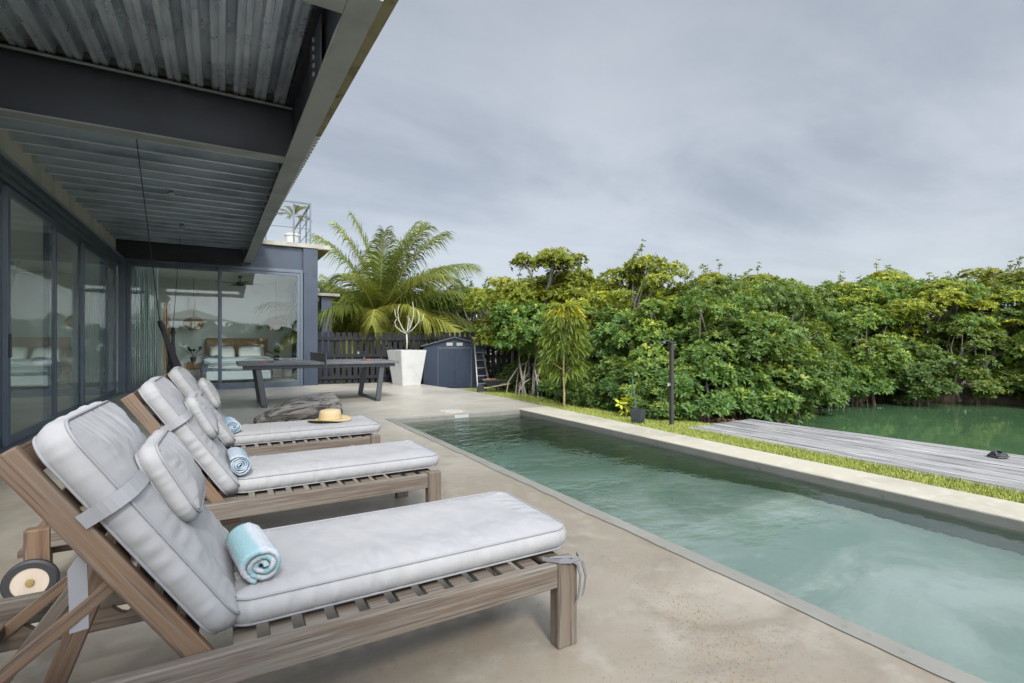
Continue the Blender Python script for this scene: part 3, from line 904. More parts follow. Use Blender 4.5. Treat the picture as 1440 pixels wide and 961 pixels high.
# roof terrace railing
rl = []
bm = bmesh.new()
zt, zs = 4.74, 3.656
YR = YF + .1
for x, y in ((2.0, YR), (1.60, YR), (.95, YR), (2.0, YR + .75), (2.0, YR + 2.0), (2.0, YR + 3.4)):
    box(bm, x - .02, x + .02, y - .02, y + .02, zs, zt - .02)
box(bm, .5, 2.02, YR - .022, YR + .022, zt - .0195, zt + .02)
box(bm, 1.978, 2.022, YR + .0225, YR + 3.5, zt - .0195, zt + .02)
for z in (4.08, 4.42):
    tube(bm, [(.5, YR, z), (1.979, YR, z)], .010, 8); tube(bm, [(2.0, YR + .021, z), (2.0, YR + 3.5, z)], .010, 8)
obj('railing', bm, M_FRAME, hs)

# roof planter
pt = empty('roof_planter', 'round white flowerpot on the bedroom roof slab beside the railing', 'flowerpot', (1.60, YR + .28, 3.6555))
bm = bmesh.new(); lathe(bm, [(.135, 0), (.165, .2), (.18, .25), (.20, .255), (.20, .30), (.175, .30), (.17, .27), (.02, .26)], 28); obj('pot', bm, M_POT, pt, smooth=False)

# ceiling spots
def spot(x, y, label):
    t = empty('ceiling_spotlight', label, 'spotlight', (x, y, 3.312))
    bm = bmesh.new(); lathe(bm, [(.045, 0), (.045, -.012), (.012, -.013), (.012, -.03), (.005, -.031)], 14); obj('mount', bm, M_TRACK, t)
    bm = bmesh.new(); lathe(bm, [(.028, -.07), (.032, 0), (.026, .015)], 14)
    bmesh.ops.transform(bm, matrix=Matrix.Translation((.045, 0, -.035)) @ Matrix.Rotation(R(70), 4, 'Y'), verts=bm.verts); obj('lamp_head', bm, M_TRACK, t)
spot(-.66, 8.7, 'small steel spotlight under the joists, nearer of the two')
spot(-.66, 11.05, 'small steel spotlight under the joists, farther from camera and nearer the bedroom')

# hanging fabric swing
hm = empty('hammock', 'folded black hammock hanging on two cords under the terrace roof', 'hammock', (-.75, 9.6, 0))
def hang(p0, p1, p2, name):
    bm = bmesh.new(); tube(bm, [p0, p1], .005, 6); o = obj('cord', bm, M_BLACK, hm)
    bm = bmesh.new()
    d = Vector(p2) - Vector(p1)
    pts = [Vector(p1) + d * s for s in np.linspace(0, 1, 14)]
    tube(bm, pts, [.02, .035, .03] + [.035 + .05 * s for s in np.linspace(0, 1, 11)], 14)
    for v in bm.verts:
        a = math.atan2(v.co.x - p1[0], v.co.y - p1[1])
        v.co.x += .010 * math.sin(6 * a + v.co.z * 5); v.co.y += .010 * math.cos(5 * a)
    obj('cloth', bm, M_BLACK, hm, smooth=True)
# local coordinates are relative to (-.75, 9.6)
hang((-.05, -2.9, 3.32), (-.02, -.9, 1.42), (.22, -.6, .52), 'a')
hang((-.02, 3.1, 3.32), (-.03, 1.5, 1.38), (-.02, 1.1, .42), 'b')
bm = bmesh.new()
ptsA = [(.22, -.6, .52), (.20, -.3, .36), (.12, .3, .30), (.03, .8, .34), (-.02, 1.1, .42)]
tube(bm, ptsA, [.085, .09, .09, .09, .085], 14); obj('cloth', bm, M_BLACK, hm, smooth=True)

# ------------------------------------------------------------------ bedroom furniture
bd = empty('bed', 'double bed with white linen and a wooden headboard behind the bedroom glass', 'bed', (.42, 16.6, 0))
obox('headboard', -.84, .84, 1.08, 1.14, .25, 1.26, M_WOOD, bd, .01)
obox('bed_base', -.78, .78, -1.0, 1.07, .10, .34, M_LINEN, bd, .03)
def soft(name, L, Wd, T, mat, parent, mtx, seed=0, amp=.02):
    bm = bmesh.new(); bmesh.ops.create_cube(bm, size=1)
    bmesh.ops.subdivide_edges(bm, edges=bm.edges[:], cuts=9, use_grid_fill=True)
    for v in bm.verts:
        x, y, z = v.co * 2
        z2 = z * (1 - .75 * max(abs(x), abs(y)) ** 5)
        q = 1 - .07 * (abs(x * y)) - .03 * (1 - abs(z))
        n_ = amp * fbm(x * 1.7 + seed, y * 1.7, z + seed)
        v.co = Vector((x * L / 2 * q, y * Wd / 2 * q, z2 * T / 2 + n_ * (1 if z > -.5 else 0)))
    o = obj(name, bm, mat, parent, smooth=True); o.matrix_local = mtx; return o
T_ = Matrix.Translation
soft('mattress', 1.62, 2.05, .34, M_LINEN, bd, T_((0, .04, .48)), 1, .03)
soft('duvet', 1.78, 1.55, .22, M_LINEN, bd, T_((.0, -.27, .60)), 4, .06)
for i, (x, y, z, a) in enumerate(((-.42, .92, .80, 62), (.40, .92, .80, 62), (-.40, .74, .78, 50), (.34, .72, .80, 50))):
    soft('pillow', .66, .46, .18, M_LINEN, bd, T_((x, y, z)) @ Matrix.Rotation(R(a), 4, 'X'), i * 3, .02)
soft('throw', .62, 1.0, .62, M_THROW, bd, T_((-.62, -.42, .44)), 9, .05)
def nightstand(x, label, plabel, sc):
    t = empty('nightstand', label, 'nightstand', (x, 17.35, .008))
    obox('tabletop', -.22, .22, -.2, .2, .50, .53, M_WOOD, t, .006)
    for a in (-.19, .19):
        for b in (-.17, .17): obox('leg', a - .018, a + .018, b - .018, b + .018, 0, .499, M_WOOD, t, .003)
    obox('drawer', -.2, .2, -.18, .18, .32, .499, M_WOOD, t, .004)
    p = empty('potted_plant', plabel, 'houseplant', (x, 17.33, .539))
    bm = bmesh.new(); lathe(bm, [(.06, 0), (.085, .15), (.09, .16), (.075, .16), (.01, .15)], 18); obj('pot', bm, M_TERRA, p)
    bm = bmesh.new()
    r2 = random.Random(int(x * 100))
    for i in range(9):
        a = i * 2.4; e = r2.uniform(.3, 1.0); L = r2.uniform(.16, .34) * sc
        tip = Vector((math.cos(a) * L * math.cos(e), math.sin(a) * L * math.cos(e), .16 + L * math.sin(e)))
        tube(bm, [(0, 0, .14), tip * .6 + Vector((0, 0, .08)), tip], .005, 5)
        d = (tip - Vector((0, 0, .1))).normalized(); s = d.cross(Vector((0, 0, 1))).normalized() * .05
        p_ = [tip, tip + d * .06 + s, tip + d * .16 + Vector((0, 0, -.03)), tip + d * .06 - s]
        bm.faces.new([bm.verts.new(q) for q in p_])
    obj('leaves', bm, M_INDOOR, p)
nightstand(-.72, 'wooden nightstand on the left of the bed behind the glass', 'dark potted plant on the left nightstand', 1.1)
nightstand(1.50, 'wooden nightstand on the right of the bed behind the glass', 'green potted plant on the right nightstand', .9)
def pendant(x, label):
    t = empty('pendant_lamp', label, 'pendant lamp', (x, 17.2, 1.68))
    bm = bmesh.new()
    lathe(bm, [(.07, .19), (.19, .14), (.255, .05), (.27, 0), (.255, -.06), (.19, -.15), (.09, -.19)], 26, close=False)
    o = obj('lamp_shade', bm, M_RATTAN, t, smooth=True)
    bm = bmesh.new(); tube(bm, [(0, 0, .19), (0, 0, 1.339)], .006, 6); obj('cord', bm, M_BLACK, t)
pendant(-.71, 'wicker pendant lamp hanging left of the bed, above the dark plant')
pendant(1.46, 'wicker pendant lamp hanging right of the bed, near the column')
fn = empty('ceiling_fan', 'dark ceiling fan on the bedroom ceiling behind the glass', 'ceiling fan', (.45, 16.2, 3.0195))
bm = bmesh.new(); lathe(bm, [(.05, 0), (.05, -.05), (.015, -.06), (.015, -.16), (.1, -.17), (.11, -.26), (.04, -.29)], 18); obj('motor', bm, M_BLKMET, fn)
for i in range(4):
    a = i * PI / 2 + .3
    bm = bmesh.new(); box(bm, .09, .62, -.06, .06, -.215, -.205, .003, Matrix.Rotation(a, 4, 'Z')); obj('blade', bm, M_DARK, fn)
dr = empty('wooden_door', 'brown wooden door standing open inside the bedroom', 'door', (-1.30, 16.3, .008))
obox('door_leaf', -.02, .03, -.45, .42, 0, 2.15, M_WOOD, dr, .004); obox('door_frame', -.06, .06, .43, .50, 0, 2.2, M_WOOD, dr, .004)
def curtain(x0, x1, y, label):
    bm = bmesh.new(); n = 60; rows = []
    for z in (.03, 1.5, 2.98):
        rows.append([bm.verts.new((x0 + (x1 - x0) * i / n, y + .045 * math.sin(i * 1.25) + .015 * math.sin(i * .53 + z), z)) for i in range(n + 1)])
    for A, B in zip(rows, rows[1:]):
        for i in range(n): bm.faces.new((A[i], A[i + 1], B[i + 1], B[i]))
    solid(bm, .004)
    tag(obj('curtain', bm, M_CURT, smooth=True), label, 'curtain')
curtain(-1.78, -1.28, YF + .28, 'pale drawn-back curtain at the left end of the bedroom window')
# living room furniture seen dimly through the left glass
sf = empty('sofa', 'grey sofa inside the living room behind the left glass wall', 'sofa', (-4.6, 9.5, .008))
soft('seat', .95, 2.2, .32, M_THROW, sf, T_((0, 0, .30)), 2)
soft('backrest', .3, 2.2, .55, M_THROW, sf, T_((-.45, 0, .58)), 3)
for s in (-1.15, 1.15): soft('armrest', .95, .22, .5, M_THROW, sf, T_((0, s, .38)), 5)
for a in (-.38, .38):
    for b in (-1.1, 1.1): obox('leg', a - .02, a + .02, b - .02, b + .02, 0, .16, M_WOOD, sf)

# ------------------------------------------------------------------ steel gate post behind the fence
gp = empty('steel_post', 'blue steel post with a small concrete cap behind the timber fence', 'post', (2.55, 14.9, 0))
bm = bmesh.new(); box(bm, -.14, .14, -.15, -.135, -.15, 2.42); box(bm, -.14, .14, .135, .15, -.15, 2.42); box(bm, -.008, .008, -.1345, .1345, -.15, 2.42); obj('shaft', bm, M_STEEL, gp)
obox('cap', -.26, .34, -.3, .3, 2.421, 2.50, M_SLAB, gp, .008)
for z in (1.3, 1.7, 2.1): obox('bracket', .141, .24, -.05, .05, z, z + .05, M_DARK, gp)

# ------------------------------------------------------------------ fence
def fence(name, label, pts, h, zb):
    t = empty(name, label, 'fence', (pts[0][0], pts[0][1], 0))
    ox, oy = pts[0]
    for (ax, ay), (bx, by) in zip(pts, pts[1:]):
        d = Vector((bx - ax, by - ay, 0)); L = d.length
        m = Matrix.Translation((ax - ox, ay - oy, 0)) @ Matrix.Rotation(math.atan2(d.y, d.x), 4, 'Z')
        bm = bmesh.new(); s = .03
        while s < L - .08:
            w = .108 + rnd.uniform(-.006, .006)
            hh = h + rnd.uniform(-.012, .012)
            box(bm, s, s + w, -.012, .010, zb + .03, hh, .002, m); s += w + .046
        obj('pickets', bm, M_FENCE, t)
        for z in (zb + .25, (h + zb) * .5 + .08, h - .22):
            bm = bmesh.new(); box(bm, 0, L, -.05, -.0125, z, z + .09, .003, m); obj('rail', bm, M_FENCE, t)
        for s in np.linspace(.05, L - .05, max(2, int(L / 1.6) + 1)):
            bm = bmesh.new(); box(bm, s - .05, s + .05, .0105, .11, zb - .1, h - .03, .004, m); obj('post', bm, M_FENCE, t)
fence('picket_fence', 'dark charcoal picket fence beside the bedroom corner, in front of the palms', [(2.17, 14.1), (5.15, 13.75)], 1.40, -.12)
fence('picket_fence', 'dark charcoal picket fence running behind the shed and into the mangroves', [(5.25, 13.75), (7.2, 11.9), (8.0, 10.0)], 1.42, -.2)

# ------------------------------------------------------------------ shed
sh = empty('garden_shed', 'small dark blue metal garden shed with a low gable roof', 'shed', (5.60, 12.78, -.15), math.atan2(-.35, .94) * 1.0)
w2, D_ = .86, 1.15
eh, ah = 1.17, 1.40
bm = bmesh.new()
poly = [(-w2, 0), (w2, 0), (w2, eh), (0, ah), (-w2, eh)]
A = [bm.verts.new((x, 0, z)) for x, z in poly]; B = [bm.verts.new((x, D_, z)) for x, z in poly]
bm.faces.new(A); bm.faces.new(list(reversed(B)))
for i in range(5): bm.faces.new((A[i], A[(i + 1) % 5], B[(i + 1) % 5], B[i]))
obj('walls', bm, M_SHED, sh)
for i in range(26):
    x = -w2 + .03 + i * (2 * w2 - .06) / 25
    if abs(x) > .49:
        bm = bmesh.new(); box(bm, x - .012, x + .012, -.008, -.0005, .02, eh - .02, .003); obj('wall_rib', bm, M_SHED, sh)
for s in (-1, 1):
    bm = bmesh.new()
    m = Matrix.Translation((0, 0, ah + .015)) @ Matrix.Rotation(s * math.atan2(ah - eh, w2), 4, 'Y')
    L = math.hypot(w2, ah - eh) + .07
    box(bm, 0.001 if s > 0 else -L, L if s > 0 else -.001, -.09, D_ + .05, -.012, .012, .003, m)
    for i in range(9):
        x = s * (.06 + i * L / 9.5); box(bm, x - .012, x + .012, -.088, D_ + .048, .0121, .022, 0, m)
    obj('roof', bm, M_SHEDR, sh)
for s in (-1, 1):
    bm = bmesh.new(); x0, x1 = (0.004, .44) if s > 0 else (-.44, -.004)
    box(bm, x0, x1, -.022, -.009, .03, 1.10, .003)
    for i in range(7):
        x = x0 + .04 + i * (x1 - x0 - .08) / 6; box(bm, x - .010, x + .010, -.028, -.0225, .05, 1.08, .003)
    d_ = obj('door', bm, M_SHED, sh)
    bm = bmesh.new(); box(bm, (.02 if s > 0 else -.045), (.045 if s > 0 else -.02), -.04, -.0285, .5, .64, .003); obj('handle', bm, M_BLKMET, d_)
bm = bmesh.new(); box(bm, -.47, .47, -.030, -.0005, 1.105, 1.135, .003); box(bm, -.475, -.445, -.03, -.0005, .02, 1.104, .003); box(bm, .445, .475, -.03, -.0005, .02, 1.104, .003); obj('door_frame', bm, M_SHEDR, sh)
for x in (-.14, .14):
    bm = bmesh.new(); box(bm, x - .085, x + .085, -.012, -.0005, 1.18, 1.265, .003); obj('vent', bm, M_LADDER, sh)
obox('base_slab', -.95, .95, -.12, D_ + .1, -.06, -.002, M_SLAB, sh)

# ------------------------------------------------------------------ ladder and wheelbarrow beside the shed
ld = empty('step_ladder', 'pale aluminium step ladder leaning beside the blue shed', 'ladder', (6.22, 12.2, -.18))
for s in (-1, 1): bar('side_rail', (s * .19, 0, 0), (s * .10, .42, 1.42), .03, .05, M_LADDER, ld)
for i in range(6):
    f = .12 + i * .15; w_ = .19 - .09 * f - .012
    bm = bmesh.new(); box(bm, -w_, w_, .42 * f - .03, .42 * f + .03, 1.42 * f - .012, 1.42 * f + .012, .003); obj('rung', bm, M_LADDER, ld)
obox('top_cap', -.14, .14, .36, .50, 1.38, 1.46, M_YELLOW, ld, .01)
wb = empty('wheelbarrow', 'black wheelbarrow with rusty bricks parked on the grass by the shed', 'wheelbarrow', (5.36, 10.05, -.06), R(-20))
wb.scale = (.72, .72, .72)
bm = bmesh.new()
A = [bm.verts.new(p) for p in ((-.16, -.12, .24), (.16, -.12, .24), (.16, .12, .24), (-.16, .12, .24))]; B = [bm.verts.new(p) for p in ((-.34, -.21, .46), (.26, -.21, .44), (.26, .21, .44), (-.34, .21, .46))]
bm.faces.new(list(reversed(A)))
for i in range(4): bm.faces.new((A[i], A[(i + 1) % 4], B[(i + 1) % 4], B[i]))
solid(bm, .012)
tube(bm, [b.co.copy() for b in B], .014, 8, closed=True); obj('tray', bm, M_BLKMET, wb)
for s in (-.16, .16):
    bar('handle', (-.30, s * .5, .20), (.52, s * 1.2, .34), .025, .03, M_TAN, wb)
    bar('leg', (.12, s, .25), (.17, s, .0), .03, .03, M_BLKMET, wb)
bm = bmesh.new(); lathe(bm, [(.05, -.035), (.15, -.035), (.165, 0), (.15, .035), (.05, .035)], 24, axis='Y'); bmesh.ops.translate(bm, verts=bm.verts, vec=(-.36, 0, .165)); obj('wheel', bm, M_BLACK, wb, smooth=False)
bm = bmesh.new()
for i in range(5): box(bm, -.08, .08, -.04, .04, -.03, .03, .008, Matrix.Translation((-.10 + rnd.uniform(-.12, .12), rnd.uniform(-.08, .08), .44 + .03 * (i % 2))) @ Matrix.Rotation(rnd.uniform(0, 3), 4, 'Z'))
tag(obj('bricks', bm, M_RUST, None, (5.36, 10.05, -.06)), 'rusty red bricks heaped in the black wheelbarrow', 'bricks').scale = (.72, .72, .72)

# ------------------------------------------------------------------ tapered planter with a bare young plant
pl = empty('tapered_planter', 'tall square white tapered planter standing at the patio edge', 'planter', (4.28, 12.95, 0), R(12))
bm = bmesh.new()
def sq(h_, z): return [bm.verts.new(p) for p in ((-h_, -h_, z), (h_, -h_, z), (h_, h_, z), (-h_, h_, z))]
rs = [sq(.27, 0), sq(.385, .92), sq(.345, .921), sq(.33, .84)]
bm.faces.new(list(reversed(rs[0]))); bm.faces.new(rs[-1])
for A, B in zip(rs, rs[1:]):
    for i in range(4): bm.faces.new((A[i], A[(i + 1) % 4], B[(i + 1) % 4], B[i]))
bmesh.ops.bevel(bm, geom=[e for e in bm.edges if abs(e.verts[0].co.z - e.verts[1].co.z) > .5], offset=.012, segments=2, affect='EDGES')
obj('pot', bm, M_POT, pl)
bm = bmesh.new(); box(bm, -.32, .32, -.32, .32, .841, .86); obj('soil', bm, M_EARTH, pl)
bp = empty('bare_frangipani', 'leafless pale forked young tree growing in the white planter', 'young tree', (4.28, 12.95, .86))
bm = bmesh.new()
tube(bm, [(0, 0, 0), (.01, 0, .25), (.0, .0, .50)], [.024, .022, .021], 8)
for az, rch, hgt, sub in ((-35, .38, .62, 1), (150, .26, .78, 1), (60, .22, .50, 0), (-80, .20, .42, 0), (170, .34, .40, 0), (-20, .20, .86, 0)):
    a = R(az); ca, sa = math.cos(a), math.sin(a)
    pts = [(0, 0, .49), (ca * rch * .45, sa * rch * .45, .49 + hgt * .20), (ca * rch * .85, sa * rch * .85, .49 + hgt * .50), (ca * rch * .92, sa * rch * .92, .49 + hgt * .78), (ca * rch * .78, sa * rch * .78, .49 + hgt)]
    tube(bm, pts, [.017, .014, .012, .010, .007], 7)
    if sub: tube(bm, [pts[2], (ca * rch * 1.15, sa * rch * 1.15, .49 + hgt * .62), (ca * rch * 1.25, sa * rch * 1.2, .49 + hgt * .86)], [.010, .009, .006], 6)
obj('stem', bm, M_STEM, bp, smooth=True)

# ------------------------------------------------------------------ table tennis table
tt = empty('table_tennis_table', 'dark outdoor table tennis table on the patio before the bedroom', 'ping-pong table', (1.60, 10.18, 0))
for s in (-1, 1):
    obox('tabletop', *( (-1.37, -.004) if s < 0 else (.004, 1.37)), -.76, .76, .715, .76, M_TTOP, tt, .006)
bm = bmesh.new()
for y in (-.70, .66): box(bm, -1.3, 1.3, y, y + .05, .655, .7145, .004)
for x in (-1.25, -.05, 1.20): box(bm, x, x + .05, -.6495, .6595, .656, .714, .004)
obj('under_frame', bm, M_BLKMET, tt)
for s in (-1, 1):
    bm = bmesh.new()
    xt, xb = s * 1.06, s * .97
    box_pts = [((xt, -.64, .655), (xb, -.70, .03)), ((xt, .64, .655), (xb, .70, .03))]
    for a, b in box_pts:
        m, L = frame_mtx(b, a, (1, 0, 0)); box(bm, 0, L, -.03, .03, -.045, .045, .004, m)
    box(bm, xb - .045, xb + .045, -.73, .73, .0, .03, .004)
    obj('leg', bm, M_BLKMET, tt)
nt_ = bmesh.new(); box(nt_, -.004, .004, -.86, .86, .762, .905); box(nt_, -.007, .007, -.86, .86, .9055, .916); net = obj('net', nt_, M_NET, tt)
for y in (-.86, .86):
    bm = bmesh.new(); box(bm, -.012, .012, y - .012 + math.copysign(.0125, y), y + .012 + math.copysign(.0125, y), .66, .92, .003); obj('net_post', bm, M_BLKMET, net)
def paddle(x, y, rz, label):
    t = empty('table_tennis_bat', label, 'ping-pong bat', (x, y, .7605), rz)
    bm = bmesh.new(); lathe(bm, [(.075, 0.0), (.075, .012), (.01, .0125)], 24); obj('blade', bm, M_RED, t)
    bm = bmesh.new(); box(bm, .07, .17, -.014, .014, .0, .02, .004); obj('handle', bm, M_BLKMET, t)
paddle(.62, 9.70, R(15), 'red bat lying on the left half of the table')
paddle(2.55, 10.1, R(190), 'red bat lying on the right half of the table beyond the net')
#PART3
# ------------------------------------------------------------------ sun loungers
TH = R(56.5)
HX, HZ = -1.145, .300                       # backrest hinge (upper edge of its frame)
BW = .66
def cushion_bm(L, Wd, t0, puff, rc, bulge, seed, nu=130, nv=66, nw=6, wr=.012, reach=.13):
    """boxed cushion: puffed faces, bulging border, gathered seams; x in +-L/2, y in +-Wd/2"""
    bm = bmesh.new()
    def place(u, v, w, face):
        x, y = u * L / 2, v * Wd / 2
        cx_, cy_ = L / 2 - rc, Wd / 2 - rc
        if abs(x) > cx_ and abs(y) > cy_:
            qx, qy = (abs(x) - cx_) / rc, (abs(y) - cy_) / rc
            x = math.copysign(cx_ + rc * qx * math.sqrt(1 - qy * qy / 2), x)
            y = math.copysign(cy_ + rc * qy * math.sqrt(1 - qx * qx / 2), y)
        dx, dy = L / 2 - abs(x), Wd / 2 - abs(y)
        d = min(dx, dy)
        e = max(0., min(1., 1 - d / reach))
        along = x if dy < dx else y
        sd_ = seed + (3 if dy < dx else 11) + (5 if (y if dy < dx else x) > 0 else 0)
        g = fbm(along * 26, sd_, 0, 2) * .7 + fbm(along * 60, sd_ + 5, 0, 2) * .4
        soft_ = fbm(x * 4 + seed, y * 4, 1, 3)
        if face:
            s = 1 if face > 0 else -1
            h = t0 + puff * (1 - e ** 2.3)
            fall = e * (1 - e) * 3.0
            rdg = (1 - min(1., abs(fbm(along * 15 + d * 5, sd_ + d * 9, 3, 2)) * 1.6)) ** 5
            h += wr * (1.5 if dx < dy else .9) * g * fall - wr * .30 * rdg * fall + .006 * soft_ * (1 - e) + .0025 * fbm(x * 11 + seed, y * 3, 4, 2) * (1 - e) + .002 * fbm(x * 24 + y * 8, y * 5 - x * 6, seed, 2) * (1 - e)
            return Vector((x, y, s * h))
        w_ = w
        b = bulge * (1 - w_ * w_) + wr * (1.3 if dx < dy else .8) * g * (1 - w_ * w_)
        n_ = Vector((0, 0, 0))
        if dx < rc or dy < rc or True:
            nx = max(0, abs(x) - cx_) / rc; ny = max(0, abs(y) - cy_) / rc
            l_ = math.hypot(nx, ny) or 1
            n_ = Vector((math.copysign(nx, x) / l_, math.copysign(ny, y) / l_, 0))
        return Vector((x, y, 0)) + n_ * b + Vector((0, 0, w_ * t0))
    for s in (1, -1):
        g_ = [[bm.verts.new(place(-1 + 2 * i / nu, -1 + 2 * j / nv, 0, s)) for j in range(nv + 1)] for i in range(nu + 1)]
        for i in range(nu):
            for j in range(nv):
                q = (g_[i][j], g_[i + 1][j], g_[i + 1][j + 1], g_[i][j + 1])
                bm.faces.new(q if s > 0 else tuple(reversed(q)))
    per = [(-1 + 2 * i / nu, -1) for i in range(nu)] + [(1, -1 + 2 * j / nv) for j in range(nv)] + [(1 - 2 * i / nu, 1) for i in range(nu)] + [(-1, 1 - 2 * j / nv) for j in range(nv)]
    rows = [[bm.verts.new(place(u, v, -1 + 2 * k_ / nw, 0)) for u, v in per] for k_ in range(nw + 1)]
    n = len(per)
    for A, B in zip(rows, rows[1:]):
        for i in range(n): bm.faces.new((A[i], A[(i + 1) % n], B[(i + 1) % n], B[i]))
    bmesh.ops.remove_doubles(bm, verts=bm.verts, dist=.0004)
    rims = [[(v.co.copy()) for v in []]]
    ring = lambda w: [place(u, v, w, 0) for u, v in per]
    return bm, ring
def cushion(name, L, Wd, t0, puff, seed, parent, mtx, rc=.07, bulge=.014, pr=.0042, **kw):
    bm, ring = cushion_bm(L, Wd, t0, puff, rc, bulge, seed, **kw)
    o = obj(name, bm, M_CANVAS, parent, smooth=True); o.matrix_local = mtx
    for w in (1, -1):
        pb = bmesh.new()
        pts = ring(w)
        pts = [p + Vector((0, 0, w * .001)) for p in pts]
        tube(pb, pts, pr, 7, closed=True)
        obj('piping', pb, M_PIPE, o, smooth=True)
    return o
def lounger_proto():
    t = empty('sun_lounger', 'x', 'sun lounger', (0, 0, 0), 0, 'sun loungers in a row by the pool')
    # long side rails
    for y in (.0175, BW - .0175):
        bar('side_rail', (-1.801, y, .266), (-.086, y, .266), .035, .085, M_TEAKG, t, .005)
    # foot legs
    for y in (.0275, BW - .0275):
        bar('leg', (-.042, y, .0), (-.042, y, .314), .055, .084, M_TEAKG, t, .006, up=(1, 0, 0))
    bar('foot_rail', (-.042, .056, .262), (-.042, BW - .056, .262), .03, .08, M_TEAKG, t, .005)
    # head legs with wheels
    for y in (.0275, BW - .0275):
        lg = bar('leg', (-1.845, y, .10), (-1.845, y, .309), .055, .085, M_TEAK, t, .006, up=(1, 0, 0))
        # wheels on the outer faces of the head legs
        s = -1 if y < .3 else 1
        m = LM[lg.name].inverted()
        yc = y + s * .048
        bm = bmesh.new(); lathe(bm, [(.062, -.016), (.084, -.016), (.092, -.008), (.092, .008), (.084, .016), (.062, .016)], 36, axis='Y', close=False)
        o = obj('tyre', bm, M_BLACK, lg, smooth=False); o.matrix_local = m @ Matrix.Translation((-1.858, yc, .100))
        bm = bmesh.new(); lathe(bm, [(.0, -.012), (.0635, -.013), (.0635, .013), (.0, .012)], 36, axis='Y', close=False)
        o = obj('wheel_disc', bm, MatB('pale_plywood', (0.4, 0.336, 0.272), .6).stain(9, (0.304, 0.248, 0.2), .45, .7, .7, stretch=(1, 1, .3)).done() if s < 0 else bpy.data.materials['pale_plywood'], lg); o.matrix_local = m @ Matrix.Translation((-1.858, yc, .100))
        bm = bmesh.new(); lathe(bm, [(.0, -.02), (.014, -.019), (.016, -.012), (.016, .014), (.0, .018)], 16, axis='Y', close=False)
        o = obj('axle_cap', bm, MatB('brass', (.42, .31, .12), .4, .8).done() if s < 0 else bpy.data.materials['brass'], lg); o.matrix_local = m @ Matrix.Translation((-1.858, yc, .100))
    bar('head_rail', (-1.845, .056, .27), (-1.845, BW - .056, .27), .03, .07, M_TEAK, t, .005)
    # seat slats
    bm = bmesh.new()
    x = -1.10
    while x < -.11:
        box(bm, x, x + .058, .036, BW - .036, .288, .306, .003); x += .090
    obj('seat_slats', bm, M_TEAKG, t)
    # ratchet rails inside the frame, behind the hinge
    for y in (.075, BW - .075):
        bm = bmesh.new()
        prof = [(-1.92, .205)]
        x = -1.92
        for i in range(8):
            prof += [(x + .02, .235), (x + .06, .245), (x + .085, .222), (x + .10, .216)]; x += .105
        prof += [(-1.08, .24), (-1.08, .178), (-1.92, .178)]
        A = [bm.verts.new((px_, y - .012, pz)) for px_, pz in prof]; B = [bm.verts.new((px_, y + .012, pz)) for px_, pz in prof]
        bm.faces.new(A); bm.faces.new(list(reversed(B)))
        for i in range(len(prof)): bm.faces.new((A[i], A[(i + 1) % len(prof)], B[(i + 1) % len(prof)], B[i]))
        obj('ratchet_rail', bm, M_TEAK, t)
    # backrest
    u = Vector((-math.cos(TH), 0, math.sin(TH))); n_ = Vector((math.sin(TH), 0, math.cos(TH)))
    H = Vector((HX, 0, HZ))
    def bp_(s, y, q): return H + u * s + n_ * q + Vector((0, y, 0))
    BL = .685
    for y in (.052, BW - .052):
        bar('back_rail', bp_(-.03, y, -.028), bp_(BL, y, -.028), .028, .056, M_TEAK, t, .005, up=n_)
    bar('back_top_rail', bp_(BL - .04, .067, -.026), bp_(BL - .04, BW - .067, -.026), .075, .030, M_TEAK, t, .005, up=n_)
    bm = bmesh.new()
    m = Matrix((u, Vector((0, 1, 0)).cross(u) * 0 + Vector((0, 1, 0)), u.cross(Vector((0, 1, 0))))).transposed().to_4x4(); m.translation = H
    s = .05
    while s < BL - .12:
        q0 = -.020
        A_ = [bp_(s + a, y, q) for a, y, q in ((0, .0665, -.022), (.055, .0665, -.022), (.055, BW - .0665, -.022), (0, BW - .0665, -.022), (0, .0665, -.006), (.055, .0665, -.006), (.055, BW - .0665, -.006), (0, BW - .0665, -.006))]
        v = [bm.verts.new(p) for p in A_]
        for f in ((3, 2, 1, 0), (4, 5, 6, 7), (0, 1, 5, 4), (1, 2, 6, 5), (2, 3, 7, 6), (3, 0, 4, 7)): bm.faces.new([v[i] for i in f])
        s += .088
    obj('back_slats', bm, M_TEAK, t)
    # prop frame: two arms from the backrest down to the ratchet rails, cross brace between
    for y in (.085, BW - .085):
        bar('prop_arm', (-1.352, y, .512), (-1.72, y, .215), .022, .034, M_TEAK, t, .004)
    bar('prop_bar', (-1.70, .075, .245), (-1.70, BW - .075, .245), .024, .034, M_TEAK, t, .004)
    bar('prop_arm', (-1.375, .545, .565), (-1.72, .545, .06), .024, .036, M_TEAKG, t, .004)
    bar('prop_arm', (-1.375, .295, .575), (-1.575, .295, .02), .028, .052, M_TEAK, t, .004)
    # cushions
    cushion('seat_cushion', 1.14, .54, .034, .022, 3, t, Matrix.Translation((-.545, BW / 2 + .018, .308 + .054)))
    mb = Matrix((u, Vector((0, 1, 0)), n_)).transposed().to_4x4()
    mb.translation = bp_(.365, BW / 2, .060)
    # u x y = ? keep a right-handed frame
    mb = Matrix((u, Vector((0, -1, 0)), n_)).transposed().to_4x4(); mb.translation = bp_(.345, BW / 2, .052)
    cushion('back_cushion', .67, .57, .033, .024, 8, t, mb, nu=64)
    mp = Matrix((u, Vector((0, -1, 0)), n_)).transposed().to_4x4(); mp.translation = bp_(.40, BW / 2 + .01, .135)
    PM = mp @ Matrix.Rotation(R(-6), 4, 'Y')
    pw = cushion('headrest_pillow', .225, .345, .024, .026, 21, t, PM, rc=.05, nu=44, nv=56, wr=.006, reach=.11)
